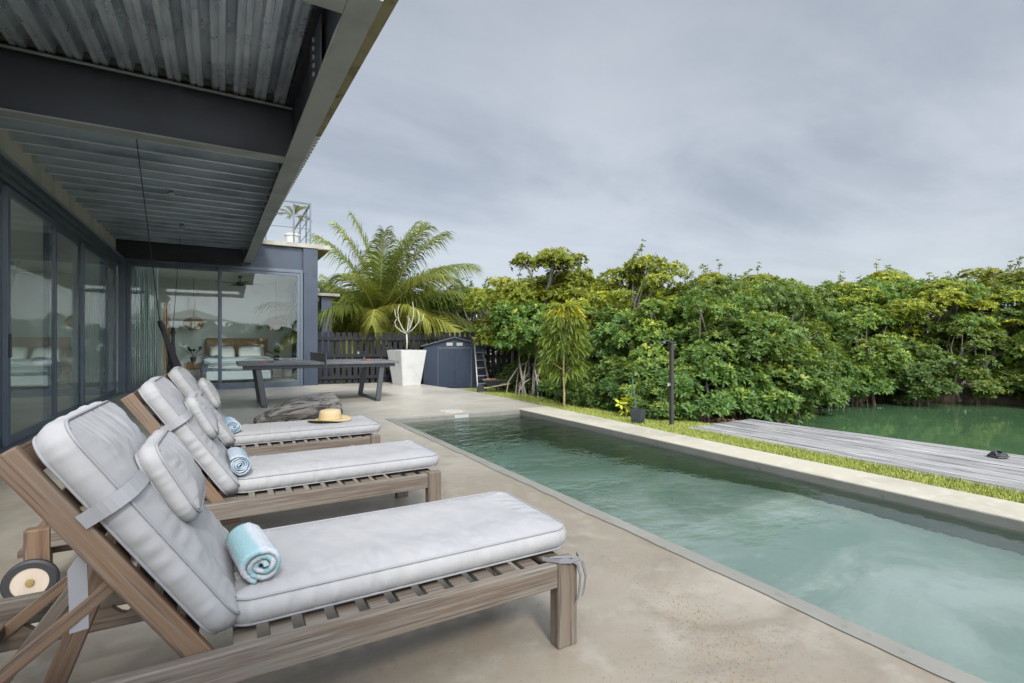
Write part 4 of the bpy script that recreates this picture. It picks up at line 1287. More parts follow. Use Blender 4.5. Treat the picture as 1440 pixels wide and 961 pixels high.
    # strap that ties the headrest round the backrest
    bm = bmesh.new()
    path = [(.034, -.008), (.026, .022), (.0205, .038), (.018, .053), (.0205, .068), (.033, .092), (.055, .104), (.085, .111), (.12, .115), (BW / 2, .117), (BW - .12, .115), (BW - .085, .111), (BW - .055, .104), (BW - .033, .092), (BW - .018, .053), (BW - .034, -.008)]
    rows = [[bm.verts.new(bp_(s, y, q)) for s in (.445, .483)] for y, q in path]
    for A, B in zip(rows, rows[1:]): bm.faces.new((A[0], A[1], B[1], B[0]))
    solid(bm, .0025)
    so_ = obj('strap', bm, M_STRAP, pw, smooth=False)
    so_.matrix_local = PM.inverted()
    # loose tail of the strap hanging under the frame
    bm = bmesh.new()
    pts = [bp_(.40, .075, -.03), bp_(.39, .075, -.075) + Vector((0, 0, -.02)), bp_(.37, .078, -.08) + Vector((-.005, 0, -.08)), bp_(.36, .08, -.08) + Vector((-.01, 0, -.145))]
    rows = [[bm.verts.new(p + Vector((-.018, 0, 0))), bm.verts.new(p + Vector((.018, 0, .004)))] for p in pts]
    for A, B in zip(rows, rows[1:]): bm.faces.new((A[0], A[1], B[1], B[0]))
    solid(bm, .003)
    o = obj('strap_tail', bm, M_STRAP, pw); o.matrix_local = PM.inverted()
    return t
L1 = lounger_proto()
L2 = copy_tree(L1); L3 = copy_tree(L1)
for L_, loc, rz, lab in ((L1, (1.125, 1.455, 0), R(-.6), 'nearest teak sun lounger with pale grey cushions and cushion ties hanging at its foot'),
                         (L2, (1.165, 2.86, 0), R(.6), 'middle teak sun lounger, between the nearest one and the one with the straw hat'),
                         (L3, (1.175, 4.25, 0), R(1.0), 'farthest teak sun lounger, the one with the straw hat lying on it')):
    L_.location = loc; L_.rotation_euler = (0, 0, rz); L_['label'] = lab
# the cushion ties knotted round the foot leg of the nearest lounger
bm = bmesh.new()
def ribbon(pts, w, up):
    rows = [[bm.verts.new(Vector(p) - Vector(up) * w / 2), bm.verts.new(Vector(p) + Vector(up) * w / 2)] for p in pts]
    for A, B in zip(rows, rows[1:]): bm.faces.new((A[0], A[1], B[1], B[0]))
ribbon([(-.10, .03, .322), (-.05, -.004, .322), (-.01, -.012, .300), (.002, -.014, .255), (-.002, -.012, .20), (-.012, -.012, .165)], .014, (.8, .3, .3))
ribbon([(-.09, .02, .326), (-.03, -.006, .326), (.012, -.010, .305), (.028, -.012, .25), (.022, -.010, .20), (.012, -.012, .18)], .014, (.8, .3, .3))
ribbon([(-.12, .05, .318), (-.08, .0, .318), (-.04, -.012, .314), (.0, -.01, .318), (.01, .02, .32)], .014, (0, .3, .9))
solid(bm, .003)
obj('cushion_ties', bm, MatB('grey_tie_cord', (.11, .11, .118), .9).done(), L1)

# ------------------------------------------------------------------ rolled towels
def towel_roll(label, loc, rz, tilt, rad, length, mat, seed, turns=3.6, squash=.9, nstripe=3.2):
    T = rad / (turns + .35)
    prof = []
    N = 170
    g = np.linspace(0, turns * 2 * PI, N)
    def spiral(off, a): 
        r_ = T * .35 + T * a / (2 * PI) + off
        wob = 1 + .05 * math.sin(a * 1.7 + seed) + .03 * math.sin(a * 3.1 + seed * 2)
        return (r_ * wob * math.cos(a), r_ * wob * math.sin(a) * squash)
    inner = [spiral(-T * .40, a) for a in g]; outer = [spiral(T * .40, a) for a in g]
    ny = 16
    V, F_, st = [], [], []
    rr = random.Random(seed)
    ends = [[rr.uniform(-.004, .004) for _ in range(2)]]
    for j in range(ny + 1):
        v = -1 + 2 * j / ny
        for side in (inner, outer):
            for i, (x, z) in enumerate(side):
                e = .010 * math.sin(g[i] * .9 + seed) * v
                f_ = .0022 * fbm(x * 60, v * 9 + seed, z * 60, 2)
                rd = 1 - .03 * abs(v) ** 4
                V.append((x * rd + f_, v * length / 2 + e, z * rd + f_))
                s_ = math.sin(g[i] * nstripe / 2.0 + .6)
                st.append(min(1., max(0., .5 + 2.2 * (s_ - .1))))
    K = 2 * N
    for j in range(ny):
        a, b = j * K, (j + 1) * K
        for i in range(N - 1):
            F_.append((a + i, a + i + 1, b + i + 1, b + i)); F_.append((a + N + i + 1, a + N + i, b + N + i, b + N + i + 1))
        F_.append((a + N - 1, a + 2 * N - 1, b + 2 * N - 1, b + N - 1)); F_.append((a + N, a, b, b + N))
    for j, fl in ((0, 0), (ny, 1)):
        a = j * K
        for i in range(N - 1):
            q = (a + i, a + N + i, a + N + i + 1, a + i + 1)
            F_.append(q if not fl else q[::-1])
    me = np_mesh('rolled_towel', V, F_, {'stripe': st})
    o = link('rolled_towel', me, mat, None, loc, True)
    o.rotation_euler = (tilt, 0, rz)
    return tag(o, label, 'towel', 'rolled towels on the loungers')
ZC = .308 + .106
towel_roll('thick fluffy aqua and white striped towel roll on the nearest lounger', (.085, 1.71, ZC + .050), R(8), 0, .056, .25, M_TOWEL1, 2, 2.7, .92, 5.2)
towel_roll('pale blue rolled towel on the middle lounger', (.075, 3.08, ZC + .052), R(3), 0, .052, .29, M_TOWEL2, 5, 4.4, .95, 4.)
towel_roll('small light blue rolled towel on the farthest lounger, the one with the hat', (.065, 4.48, ZC + .046), R(6), 0, .052, .28, M_TOWEL3, 9, 3.6, .95, 2.4)

# ------------------------------------------------------------------ straw hat on the farthest lounger
ht = empty('straw_hat', 'wide brimmed straw hat lying on the foot end of the farthest lounger', 'hat', (.825, 4.60, ZC + .004), R(20))
bm = bmesh.new()
lathe(bm, [(.085, .008), (.11, .006), (.145, .005), (.165, .010), (.168, .013), (.145, .010), (.11, .011), (.086, .014)], 48, close=False)
for v in bm.verts:
    a = math.atan2(v.co.y, v.co.x); r_ = math.hypot(v.co.x, v.co.y)
    v.co.z += max(0, r_ - .09) * (.16 * math.sin(2 * a + .5) + .06)
    v.co.x *= 1.12
obj('brim', bm, M_STRAW, ht, smooth=True)
bm = bmesh.new()
lathe(bm, [(.088, .008), (.089, .03), (.084, .075), (.078, .092), (.055, .098), (.02, .088), (.0, .086)], 48, close=False)
for v in bm.verts: v.co.x *= 1.1
obj('crown', bm, M_STRAW, ht, smooth=True)
bm = bmesh.new(); lathe(bm, [(.0905, .012), (.092, .014), (.0915, .030), (.0898, .032)], 48, close=False)
for v in bm.verts: v.co.x *= 1.1
obj('band', bm, M_STRAWB, ht, smooth=True)

# ------------------------------------------------------------------ driftwood log on the patio
def log():
    bm = bmesh.new(); n = 26; N = 40; rows = []
    for i in range(N + 1):
        s = i / N
        x = -.62 + 1.24 * s
        r_ = .03 + .155 * math.sin(PI * min(1, s * .62 + .03)) ** .8 * (1 if s < .9 else 1 - ((s - .9) / .1) ** 2 * .7)
        rows.append([])
        for k_ in range(n):
            a = 2 * PI * k_ / n
            rr = r_ * (1 + .22 * fbm(x * 2.2, math.cos(a) * 1.2, math.sin(a) * 1.2) + .06 * math.sin(7 * a + x * 6))
            rows[-1].append(bm.verts.new((x, rr * math.cos(a) * 1.15, max(.0, r_ * .80 + rr * math.sin(a)))))
    for A, B in zip(rows, rows[1:]):
        for k_ in range(n): bm.faces.new((A[k_], A[(k_ + 1) % n], B[(k_ + 1) % n], B[k_]))
    bm.faces.new(rows[0]); bm.faces.new(rows[-1])
    return bm
o = obj('driftwood_log', log(), M_DRIFT, None, (.98, 7.75, .0), smooth=True); o.rotation_euler = (0, 0, R(18))
tag(o, 'grey weathered driftwood log lying on the patio behind the loungers', 'log')

# ------------------------------------------------------------------ garden bits by the thicket
sp_ = empty('shower_post', 'thin black outdoor shower post with a side arm beside the dock', 'shower', (5.31, 4.78, -.05))
bm = bmesh.new(); box(bm, -.025, .025, -.022, .022, 0, 1.15, .004); obj('post', bm, MatB('charred_post', (.028, .024, .024), .8).stain(8, (.05, .035, .03), .5, .7, .8).done(), sp_)
bm = bmesh.new(); tube(bm, [(.02, 0, 1.165), (-.10, -.01, 1.185), (-.17, -.02, 1.18)], .011, 8)
lathe(bm, [(.03, 1.14), (.036, 1.155), (.02, 1.18)], 14, center=(-.175, -.02)); obj('arm', bm, M_BLKMET, sp_)
bm = bmesh.new(); box(bm, -.05, .06, -.03, .03, 1.1505, 1.172, .003); obj('cap', bm, M_BLKMET, sp_)
bm = bmesh.new(); tube(bm, [(-.028, 0, .58), (-.06, 0, .585), (-.075, 0, .57)], .010, 8); tube(bm, [(-.05, -.02, .60), (-.05, .02, .60)], .008, 6); obj('tap', bm, M_LADDER, sp_)
bk = empty('plastic_planter', 'small dark square plastic planter standing on the grass left of the shower post', 'planter', (5.02, 5.12, -.035), R(20))
bm = bmesh.new()
rs = [[bm.verts.new(p) for p in ((-h_, -h_, z), (h_, -h_, z), (h_, h_, z), (-h_, h_, z))] for h_, z in ((.062, 0), (.082, .215), (.075, .216), (.07, .16))]
bm.faces.new(list(reversed(rs[0]))); bm.faces.new(rs[-1])
for A, B in zip(rs, rs[1:]):
    for i in range(4): bm.faces.new((A[i], A[(i + 1) % 4], B[(i + 1) % 4], B[i]))
obj('tub', bm, M_TERRA, bk)
bm = bmesh.new()
for i in range(4):
    for q in (-.035, 0, .035):
        box(bm, q - .006, q + .006, -.092, -.086, .02, .2, .002, Matrix.Rotation(i * PI / 2, 4, 'Z') @ Matrix.Translation((0, .012, 0)) @ Matrix.Rotation(R(-3), 4, 'X'))
obj('ribs', bm, M_TERRA, bk)
rk = empty('garden_rake', 'teal handled garden tool leaning behind the dark plastic planter', 'garden tool', (5.12, 5.26, -.05))
bm = bmesh.new(); tube(bm, [(.03, .0, .06), (.13, .22, .66)], .0062, 8); obj('handle', bm, M_TEAL, rk)
bm = bmesh.new(); box(bm, -.07, .09, -.02, .0, .035, .055, .003)
for i in range(7): box(bm, -.068 + i * .025, -.060 + i * .025, -.02, -.014, .0, .0349)
obj('head', bm, M_BLKMET, rk)

# ------------------------------------------------------------------ foliage generators
def rosettes(P, A, k_, length, width, rng, el=(.75, 1.35), droop=.12, tone=None):
    """leaf rosettes: at points P with axes A, k_ leaves each; every leaf two folded quads"""
    n = len(P)
    P = np.repeat(P, k_, 0); A = np.repeat(A, k_, 0)
    tone = np.repeat(tone if tone is not None else rng.random(n), k_, 0)
    m_ = len(P)
    A = A / np.linalg.norm(A, axis=1, keepdims=True)
    ref = np.where(np.abs(A[:, 2:3]) > .9, np.array([[1., 0, 0]]), np.array([[0, 0, 1.]]))
    t1 = np.cross(A, ref); t1 /= np.linalg.norm(t1, axis=1, keepdims=True)
    t2 = np.cross(A, t1)
    phi = np.tile(np.arange(k_) * 2.4, n) + np.repeat(rng.random(n) * 6.3, k_) + rng.normal(0, .25, m_)
    e = rng.uniform(el[0], el[1], m_)
    d = np.cos(e)[:, None] * A + np.sin(e)[:, None] * (np.cos(phi)[:, None] * t1 + np.sin(phi)[:, None] * t2)
    L = length * rng.uniform(.7, 1.2, m_); Wd = width * rng.uniform(.8, 1.15, m_) 
    s = np.cross(A, d); s /= (np.linalg.norm(s, axis=1, keepdims=True) + 1e-9)
    nn = np.cross(d, s)
    b = P + d * (.12 * L)[:, None]
    dr = np.array([[0, 0, -1.]]) * (droop * L)[:, None]
    def pt(f, w, up): return b + d * (L * f)[:, None] + s * (Wd * w)[:, None] + nn * (L * up)[:, None] + dr * f * f
    V = np.stack([pt(0, 0, 0), pt(.34, .5, .05), pt(.74, .40, .04), pt(1, 0, 0), pt(.74, -.40, .04), pt(.34, -.5, .05)], 1).reshape(-1, 3)
    i0 = (np.arange(m_) * 6)[:, None]
    F_ = np.concatenate([i0 + np.array([[0, 1, 2, 3]]), i0 + np.array([[0, 3, 4, 5]])], 0)
    return V, F_, np.repeat(tone, 6)
def lumps(rng, n, rx, ry, z0, z1, rmin, rmax, belly=.45):
    out = []
    for i in range(n):
        t = rng.random()
        z = z0 + (z1 - z0) * t
        prof = math.sqrt(max(.08, 1 - ((t - belly) / max(belly, 1 - belly)) ** 2))
        a = rng.random() * 2 * PI; q = math.sqrt(rng.uniform(.15, 1.0))
        out.append((rx * prof * q * math.cos(a), ry * prof * q * math.sin(a), z, rmin + (rmax - rmin) * rng.random() ** .8))
    return out
def crown(seed, n_l, rx, ry, z0, z1, rmin, rmax, per, leafL, leafW, k_=7, belly=.45, sprigs=0, up=.55, ytop=.0, flat=.75):
    rng = np.random.default_rng(seed)
    Ls = lumps(rng, n_l, rx, ry, z0, z1, rmin, rmax, belly)
    Ps, As, To = [], [], []
    for (cx_, cy_, cz_, r_) in Ls:
        m_ = int(per * (r_ / rmax) ** 2)
        v = rng.normal(size=(m_, 3)); v /= np.linalg.norm(v, axis=1, keepdims=True)
        v[:, 2] = np.where(v[:, 2] < -.3, -v[:, 2], v[:, 2])
        q = r_ * rng.uniform(.45, 1.08, m_) ** .6
        p = v * q[:, None] * np.array([[1, 1, flat]]) + np.array([[cx_, cy_, cz_]])
        a = v + np.array([[0, 0, up]]) + rng.normal(0, .25, (m_, 3))
        out = np.array([[cx_, cy_, 0]]) / (rx + 1e-6) * .5
        Ps.append(p); As.append(a + out)
        lt = rng.random()
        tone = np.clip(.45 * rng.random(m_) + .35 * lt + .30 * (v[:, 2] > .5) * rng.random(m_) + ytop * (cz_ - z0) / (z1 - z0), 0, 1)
        To.append(tone)
    tw = []
    for i in range(sprigs):
        c_ = Ls[rng.integers(len(Ls))]
        top = max(Ls, key=lambda l: l[2] + rng.uniform(-.6, .3))
        b = np.array([top[0] + rng.uniform(-.4, .4), top[1] + rng.uniform(-.4, .4), top[2] + top[3] * .4])
        h = rng.uniform(.10, .42); l_ = rng.uniform(-.25, .25, 2)
        pts = [b, b + [l_[0] * .5, l_[1] * .5, h * .6], b + [l_[0], l_[1], h]]
        tw.append(pts)
        for f in (.45, .7, .85, 1.0):
            Ps.append((b + np.array([l_[0], l_[1], h]) * f + rng.normal(0, .04, 3))[None]); As.append(np.array([[rng.normal(0, .3), rng.normal(0, .3), 1.]])); To.append(np.array([.3]))
    P_ = np.concatenate(Ps); A_ = np.concatenate(As); T2 = np.concatenate(To)
    keep = P_[:, 2] > .04
    V, F_, tn = rosettes(P_[keep], A_[keep], k_, leafL, leafW, rng, tone=T2[keep])
    return np_mesh('crown', V, F_, {'tone': tn}), Ls, tw
def trunk_bm(Ls, seed, base_r=.05, stems=3, hub=.7, spread=.15, twigs=()):
    rr = random.Random(seed); bm = bmesh.new()
    hubs = []
    for i in range(stems):
        a = 2 * PI * i / stems + rr.uniform(-.5, .5)
        b = Vector((math.cos(a) * spread, math.sin(a) * spread, -.05)); h_ = Vector((math.cos(a) * spread * 2.2, math.sin(a) * spread * 2.2, hub * rr.uniform(.8, 1.3)))
        mid = (b + h_) / 2 + Vector((rr.uniform(-.08, .08), rr.uniform(-.08, .08), 0))
        tube(bm, [b, mid, h_], [base_r, base_r * .85, base_r * .7], 8); hubs.append(h_)
    for (x, y, z, r_) in Ls:
        p = Vector((x, y, z)); h_ = min(hubs, key=lambda q: (q - p).length)
        if p.z < h_.z + .1: continue
        mid = h_ + (p - h_) * .5 + Vector((rr.uniform(-.15, .15), rr.uniform(-.15, .15), rr.uniform(0, .15)))
        tube(bm, [h_, mid, p], [base_r * .55, base_r * .4, base_r * .18], 6)
        for q in range(3):
            v = Vector((rr.gauss(0, 1), rr.gauss(0, 1), rr.uniform(0, 1.2))).normalized()
            tube(bm, [p, p + v * r_ * .85], [base_r * .16, base_r * .07], 5, cap=False)
    for tpts in twigs: tube(bm, [Vector(p) for p in tpts], [.012, .009, .005], 5)
    return bm
def roots_bm(seed, n, rad, h=.75):
    rr = random.Random(seed); bm = bmesh.new()
    for i in range(n):
        a = 2 * PI * i / n + rr.uniform(-.35, .35); q = rad * rr.uniform(.55, 1.1); z = h * rr.uniform(.45, 1.1)
        d = Vector((math.cos(a), math.sin(a), 0))
        pts = [d * .06 + Vector((0, 0, z)), d * q * .45 + Vector((0, 0, z * .85)), d * q * .8 + Vector((0, 0, z * .42)), d * q + Vector((0, 0, -.45))]
        tube(bm, pts, [.016, .016, .014, .012], 6)
        if rr.random() < .5:
            j = pts[1]; tube(bm, [j, j + d * .05 + Vector((rr.uniform(-.1, .1), rr.uniform(-.1, .1), -z * .5)), j + Vector((rr.uniform(-.2, .2), rr.uniform(-.2, .2), -1.25))], [.011, .010, .009], 5)
    return bm
PROTO = {}
def proto(key, **kw):
    roots = kw.pop('roots', (10, .6, .7)); stems = kw.pop('stems', 3); hub = kw.pop('hub', .7); br = kw.pop('base_r', .045)
    me, Ls, tw = crown(**kw)
    bm = trunk_bm(Ls, kw['seed'], br, stems, hub, twigs=tw); tm = bpy.data.meshes.new('trunk'); bm.to_mesh(tm); bm.free(); tm.materials.append(M_BARK)
    bm = roots_bm(kw['seed'] + 1, *roots); rm = bpy.data.meshes.new('prop_roots'); bm.to_mesh(rm); bm.free(); rm.materials.append(M_ROOT)
    PROTO[key] = (me, tm, rm)
proto('bushA', seed=11, n_l=46, rx=1.2, ry=1.05, z0=.12, z1=2.1, rmin=.14, rmax=.50, per=130, leafL=.088, leafW=.035, belly=.38, sprigs=1)
proto('bushB', seed=23, n_l=46, rx=1.1, ry=1.15, z0=.10, z1=1.95, rmin=.14, rmax=.48, per=130, leafL=.095, leafW=.038, belly=.40, sprigs=1)
proto('bushC', seed=37, n_l=44, rx=1.25, ry=1.0, z0=.25, z1=2.3, rmin=.14, rmax=.50, per=130, leafL=.083, leafW=.033, belly=.45, sprigs=1)
proto('lowD', seed=41, n_l=34, rx=1.0, ry=.85, z0=.10, z1=1.0, rmin=.12, rmax=.38, per=100, leafL=.115, leafW=.043, belly=.35, hub=.3, roots=(9, .5, .45))
proto('tallE', seed=53, n_l=46, rx=1.4, ry=1.35, z0=1.1, z1=3.25, rmin=.15, rmax=.50, per=145, leafL=.083, leafW=.033, belly=.5, sprigs=4, hub=1.2, base_r=.06, ytop=.2, flat=.6)
proto('tallF', seed=67, n_l=44, rx=1.4, ry=1.4, z0=1.0, z1=3.1, rmin=.15, rmax=.50, per=145, leafL=.083, leafW=.034, belly=.5, sprigs=3, hub=1.1, base_r=.06, ytop=.2, flat=.6)
for kk, mt_ in (('bushA', M_LEAF), ('bushB', M_LEAFB), ('bushC', M_LEAF), ('lowD', M_LEAFB), ('tallE', M_LEAFY), ('tallF', M_LEAFY)):
    PROTO[kk][0].materials.append(mt_)
def tree(name, key, x, y, z, s, rz, label, group, sz=1., roots=True, mat=None):
    t = empty(name, label, 'tree' if name != 'mangrove_bush' else 'bush', (x, y, z), rz, group)
    t.scale = (s, s, s * sz)
    me, tm, rm = PROTO[key]
    for nm, m in (('crown', me), ('trunk', tm)) + ((('prop_roots', rm),) if roots else ()):
        o = bpy.data.objects.new(nm, m); COL.objects.link(o); o.parent = t
        if mat and nm == 'crown':
            o.material_slots[0].link = 'OBJECT'; o.material_slots[0].material = mat
    return t
tr = random.Random(5)
# front row: bushes leafy to the ground, from the fence round to the far bank of the lagoon
FRONT = [(6.75, 10.1, .80), (6.85, 8.9, .9), (6.95, 7.8, 1.), (7.0, 6.8, .95), (7.25, 5.9, .9), (8.1, 5.75, .95), (9.2, 6.15, .95), (10.4, 6.75, 1.), (11.6, 7.0, 1.), (12.8, 7.05, 1.05), (14.0, 6.6, 1.05), (15.0, 5.9, 1.05), (16.0, 4.9, 1.1), (17.0, 3.6, 1.1), (17.8, 2.0, 1.1), (18.4, .2, 1.1), (18.8, -1.8, 1.1), (19, -4, 1.1), (19, -6.3, 1.1), (19, -8.6, 1.1), (18.8, -11, 1.1), (18.6, -13.4, 1.1), (18.5, -15.8, 1.1)]
for i, (x, y, s) in enumerate(FRONT):
    key = ('bushA', 'bushC', 'bushB')[i % 3]
    water = i >= 6
    tree('mangrove_bush', key, x + tr.uniform(-.22, .28), y + tr.uniform(-.2, .3), -.20 if not water else -.32, s * tr.uniform(.86, 1.06), tr.uniform(0, 6.3),
         'rounded mangrove bush on arching roots at the far edge of the lagoon' if water else 'leafy mangrove bush along the lawn edge at the front of the thicket',
         'mangroves along the lagoon' if water else 'mangrove bushes along the lawn', sz=tr.uniform(.80, 1.08))
# low skirts in front
for x, y, s in ((6.55, 9.0, .7), (6.4, 7.9, .75), (6.45, 7.0, .8), (6.40, 6.1, .8), (6.45, 5.35, .8), (7.35, 5.2, .75), (8.5, 5.35, .8), (9.7, 5.95, .7), (6.1, 6.6, .6), (6.0, 5.55, .55), (6.05, 7.5, .55)):
    tree('mangrove_sapling', 'lowD', x, y, -.15, s, tr.uniform(0, 6.3), 'low glossy mangrove sapling at the foot of the thicket by the lawn', 'low mangrove saplings by the lawn')
for x, y, s in ((11.0, 6.2, .8), (13.3, 6.3, .8), (14.6, 5.6, .8), (16.6, 3.4, .8)):
    tree('mangrove_sapling', 'lowD', x, y, -.28, s, tr.uniform(0, 6.3), 'low mangrove overhanging the dark lagoon water', 'low mangroves over the lagoon')
# a middle row of bushes that closes the gaps
for x, y, s in ((7.9, 9.9, 1.0), (8.0, 8.5, 1.0), (8.2, 7.3, .95), (9.0, 7.0, 1.05), (10.2, 7.9, 1.1), (11.6, 8.3, 1.15), (13.0, 8.4, 1.2), (14.4, 8.0, 1.2), (15.6, 7.2, 1.25), (16.8, 6.0, 1.25), (17.9, 4.6, 1.3), (18.8, 2.9, 1.3), (19.4, 1.0, 1.3), (19.9, -1.0, 1.3), (20.2, -3.4, 1.3)):
    tree('mangrove_bush', ('bushC', 'bushA')[int(x * 10) % 2], x, y, -.25, s * tr.uniform(.92, 1.05), tr.uniform(0, 6.3), 'mangrove bush in the middle of the thicket, half hidden by the front row', 'mangrove bushes in the middle row', roots=False)
# taller ones behind
BACK = [(8.35, 11.0, 1.12), (6.9, 11.6, 1.0), (7.9, 10.4, .95), (8.0, 9.0, .88), (8.1, 7.8, .90), (8.5, 6.9, .86), (9.6, 7.6, .9), (10.8, 8.2, .92), (12.2, 8.5, .98), (13.6, 8.3, 1.0), (15.0, 7.6, 1.05), (16.4, 6.5, 1.12), (17.8, 5.0, 1.15), (18.9, 3.2, 1.15), (19.7, 1.2, 1.2), (20.2, -1, 1.2), (20.5, -3.5, 1.2),
        (9.4, 9.8, 1.0), (11, 10.2, 1.05), (12.8, 10.4, 1.1), (14.6, 10.0, 1.15), (16.4, 9.0, 1.2), (18.2, 7.6, 1.25), (19.8, 5.6, 1.3), (8.7, 12.0, 1.05), (10.4, 12.4, 1.1), (20.5, -6.5, 1.2), (20.6, -10, 1.2), (20.4, -14, 1.2)]
for i, (x, y, s) in enumerate(BACK):
    tree('mangrove_tree', ('tallE', 'tallF')[i % 2], x + tr.uniform(-.3, .3), y + tr.uniform(-.3, .3), -.25, s * tr.uniform(.84, 1.04), tr.uniform(0, 6.3),
         'tall yellow-green mangrove rising behind the front rows of the thicket', 'tall mangroves at the back of the thicket', sz=(.93 - .12 * min(1, max(0, (x - 9) / 7))) * tr.uniform(.92, 1.14))
# trees beyond the fence
for x, y, s in ((6.4, 17.0, 1.0), (7.6, 15.6, 1.05), (8.6, 17.6, 1.1), (9.2, 14.4, 1.05), (5.2, 19.5, 1.1), (7.2, 20, 1.1), (3.8, 19.6, 1.0)):
    tree('broadleaf_tree', ('tallF', 'tallE')[int(x * 10) % 2], x, y, -.3, s, tr.uniform(0, 6.3), 'bright green bushy tree beyond the charcoal fence', 'trees beyond the fence', mat=M_LEAF)
for x, y, s in ((2.9, 16.6, .8), (3.9, 17.6, .85), (5.0, 16.9, .8), (5.9, 15.9, .8), (6.9, 14.4, .8), (8.2, 13.3, .85)):
    tree('broadleaf_bush', ('bushA', 'bushC')[int(y * 10) % 2], x, y, -.3, s, tr.uniform(0, 6.3), 'low green bush filling the gaps behind the charcoal fence', 'bushes behind the fence')
# the taller tree with bare limbs above the fence end
proto('limbG', seed=71, n_l=34, rx=1.25, ry=1.2, z0=1.4, z1=3.3, rmin=.18, rmax=.48, per=110, leafL=.105, leafW=.042, belly=.55, sprigs=0, hub=1.3, base_r=.075, ytop=.1, flat=.55)
PROTO['limbG'][0].materials.append(M_LEAFY); PROTO['limbG'][1].materials.clear(); PROTO['limbG'][1].materials.append(M_TWIG)
lt = tree('mangrove_tree', 'limbG', 7.55, 10.9, -.2, 1.06, 1.0, 'tallest mangrove with bare pale limbs and twigs above the fence end', None, roots=False)
bm = bmesh.new(); rr = random.Random(4)
for i in range(46):
    a = rr.uniform(0, 2 * PI); p = Vector((rr.uniform(-.1, 1.0), rr.uniform(-.9, .3), rr.uniform(1.6, 2.8)))
    d = Vector((math.cos(a), math.sin(a), rr.uniform(.1, 1.2))).normalized()
    q = p + d * rr.uniform(.2, .55)
    tube(bm, [p, (p + q) / 2 + Vector((0, 0, .03)), q], [.009, .007, .003], 5)
    for j in range(3):
        b = p + (q - p) * rr.uniform(.4, .9); tube(bm, [b, b + Vector((rr.gauss(0, .12), rr.gauss(0, .12), rr.uniform(0, .18)))], [.005, .002], 4)
obj('bare_twigs', bm, M_TWIG, lt)
# the mangrove standing on visible stilt roots at the lawn corner
proto('stiltH', seed=83, n_l=15, rx=.80, ry=.75, z0=.95, z1=1.95, rmin=.28, rmax=.46, per=110, leafL=.115, leafW=.046, belly=.4, sprigs=2, hub=.9, base_r=.032, stems=5, roots=(16, .62, .85))
PROTO['stiltH'][0].materials.append(M_LEAF); PROTO['stiltH'][1].materials.clear(); PROTO['stiltH'][1].materials.append(M_TWIG); PROTO['stiltH'][2].materials.clear(); PROTO['stiltH'][2].materials.append(M_TWIG)
tree('stilt_root_mangrove', 'stiltH', 5.95, 9.35, -.08, 1.0, .4, 'small mangrove on thin grey stilt roots at the lawn corner by the fence', None)

# leaf litter and small rocks at the foot of the thicket
def litter():
    g = np.random.default_rng(8); n = 5200
    y = g.uniform(4.7, 10.6, n); x = 5.85 + (y - 4.7) * .06 + g.uniform(-.28, .9, n) + (y > 9.5) * (y - 9.5) * .3
    P = np.stack([x, y, -.075 + g.uniform(0, .03, n)], 1); a = g.random(n) * 6.3
    d = np.stack([np.cos(a), np.sin(a), g.uniform(-.2, .4, n)], 1) * .03; s = np.stack([-np.sin(a), np.cos(a), g.uniform(-.3, .3, n)], 1) * .012
    V = np.stack([P - d, P + s, P + d, P - s], 1).reshape(-1, 3)
    return np_mesh('leaf_litter', V, np.arange(4 * n).reshape(-1, 4))
k = MatB('dry_leaf', (.22, .14, .07), .9); k.over(k.island(), (.10, .06, .035))
tag(link('leaf_litter', litter(), k.done()), 'brown fallen leaves under the mangroves along the lawn edge', 'leaf litter', kind='stuff')

# ------------------------------------------------------------------ young mango tree on the lawn
mg = empty('mango_sapling', 'slender young tree with drooping leaves and yellow-green tips on the lawn', 'young tree', (5.12, 7.0, -.07))
def mango():
    rng = np.random.default_rng(4)
    n = 210
    t = rng.random(n); z = .58 + 1.30 * t
    prof = .36 * np.sqrt(np.clip(1 - ((t - .42) / .62) ** 2, .05, 1))
    a = rng.random(n) * 2 * PI; q = prof * np.sqrt(rng.uniform(.1, 1, n))
    P = np.stack([q * np.cos(a), q * np.sin(a), z], 1)
    A = np.stack([np.cos(a) * .7, np.sin(a) * .7, rng.uniform(-.9, .2, n)], 1)
    tone = np.clip((z - 1.25) / .5, 0, 1) * rng.uniform(.55, 1.15, n)
    V, F_, tn = rosettes(P, A, 6, .17, .034, rng, (.3, .95), .55, np.clip(tone, 0, 1))
    return np_mesh('crown', V, F_, {'tone': tn})
link('crown', mango(), M_MANGO, mg)
bm = bmesh.new(); tube(bm, [(0, 0, -.03), (.008, 0, .3), (-.004, .005, .62), (.0, 0, 1.1), (.01, 0, 1.75)], [.021, .019, .017, .012, .004], 8)
for i in range(14):
    a = i * 2.4; z = .62 + i * .075; tube(bm, [(0, 0, z), (.17 * math.cos(a), .17 * math.sin(a), z + .12), (.30 * math.cos(a), .30 * math.sin(a), z + .12)], [.007, .005, .003], 5)
obj('trunk', bm, MatB('tan_bark', (.36, .27, .15), .85).stain(20, (.26, .19, .11), .5, .7, .7).done(), mg, smooth=True)
yp = empty('yellow_leafed_seedling', 'small yellow-green seedling at the lawn edge left of the dark planter', 'seedling', (5.36, 5.72, -.055))
g = np.random.default_rng(2); P = np.stack([g.normal(0, .05, 12), g.normal(0, .05, 12), g.uniform(.06, .30, 12)], 1); A = np.stack([g.normal(0, .5, 12), g.normal(0, .5, 12), np.ones(12)], 1)
V, F_, tn = rosettes(P, A, 5, .10, .05, g, (.9, 1.5), .25)
link('leaves', np_mesh('leaves', V, F_, {'tone': tn}), M_YOUNG, yp)
bm = bmesh.new(); tube(bm, [(0, 0, -.04), (.01, 0, .28)], .006, 6); obj('stem', bm, M_FROND, yp)

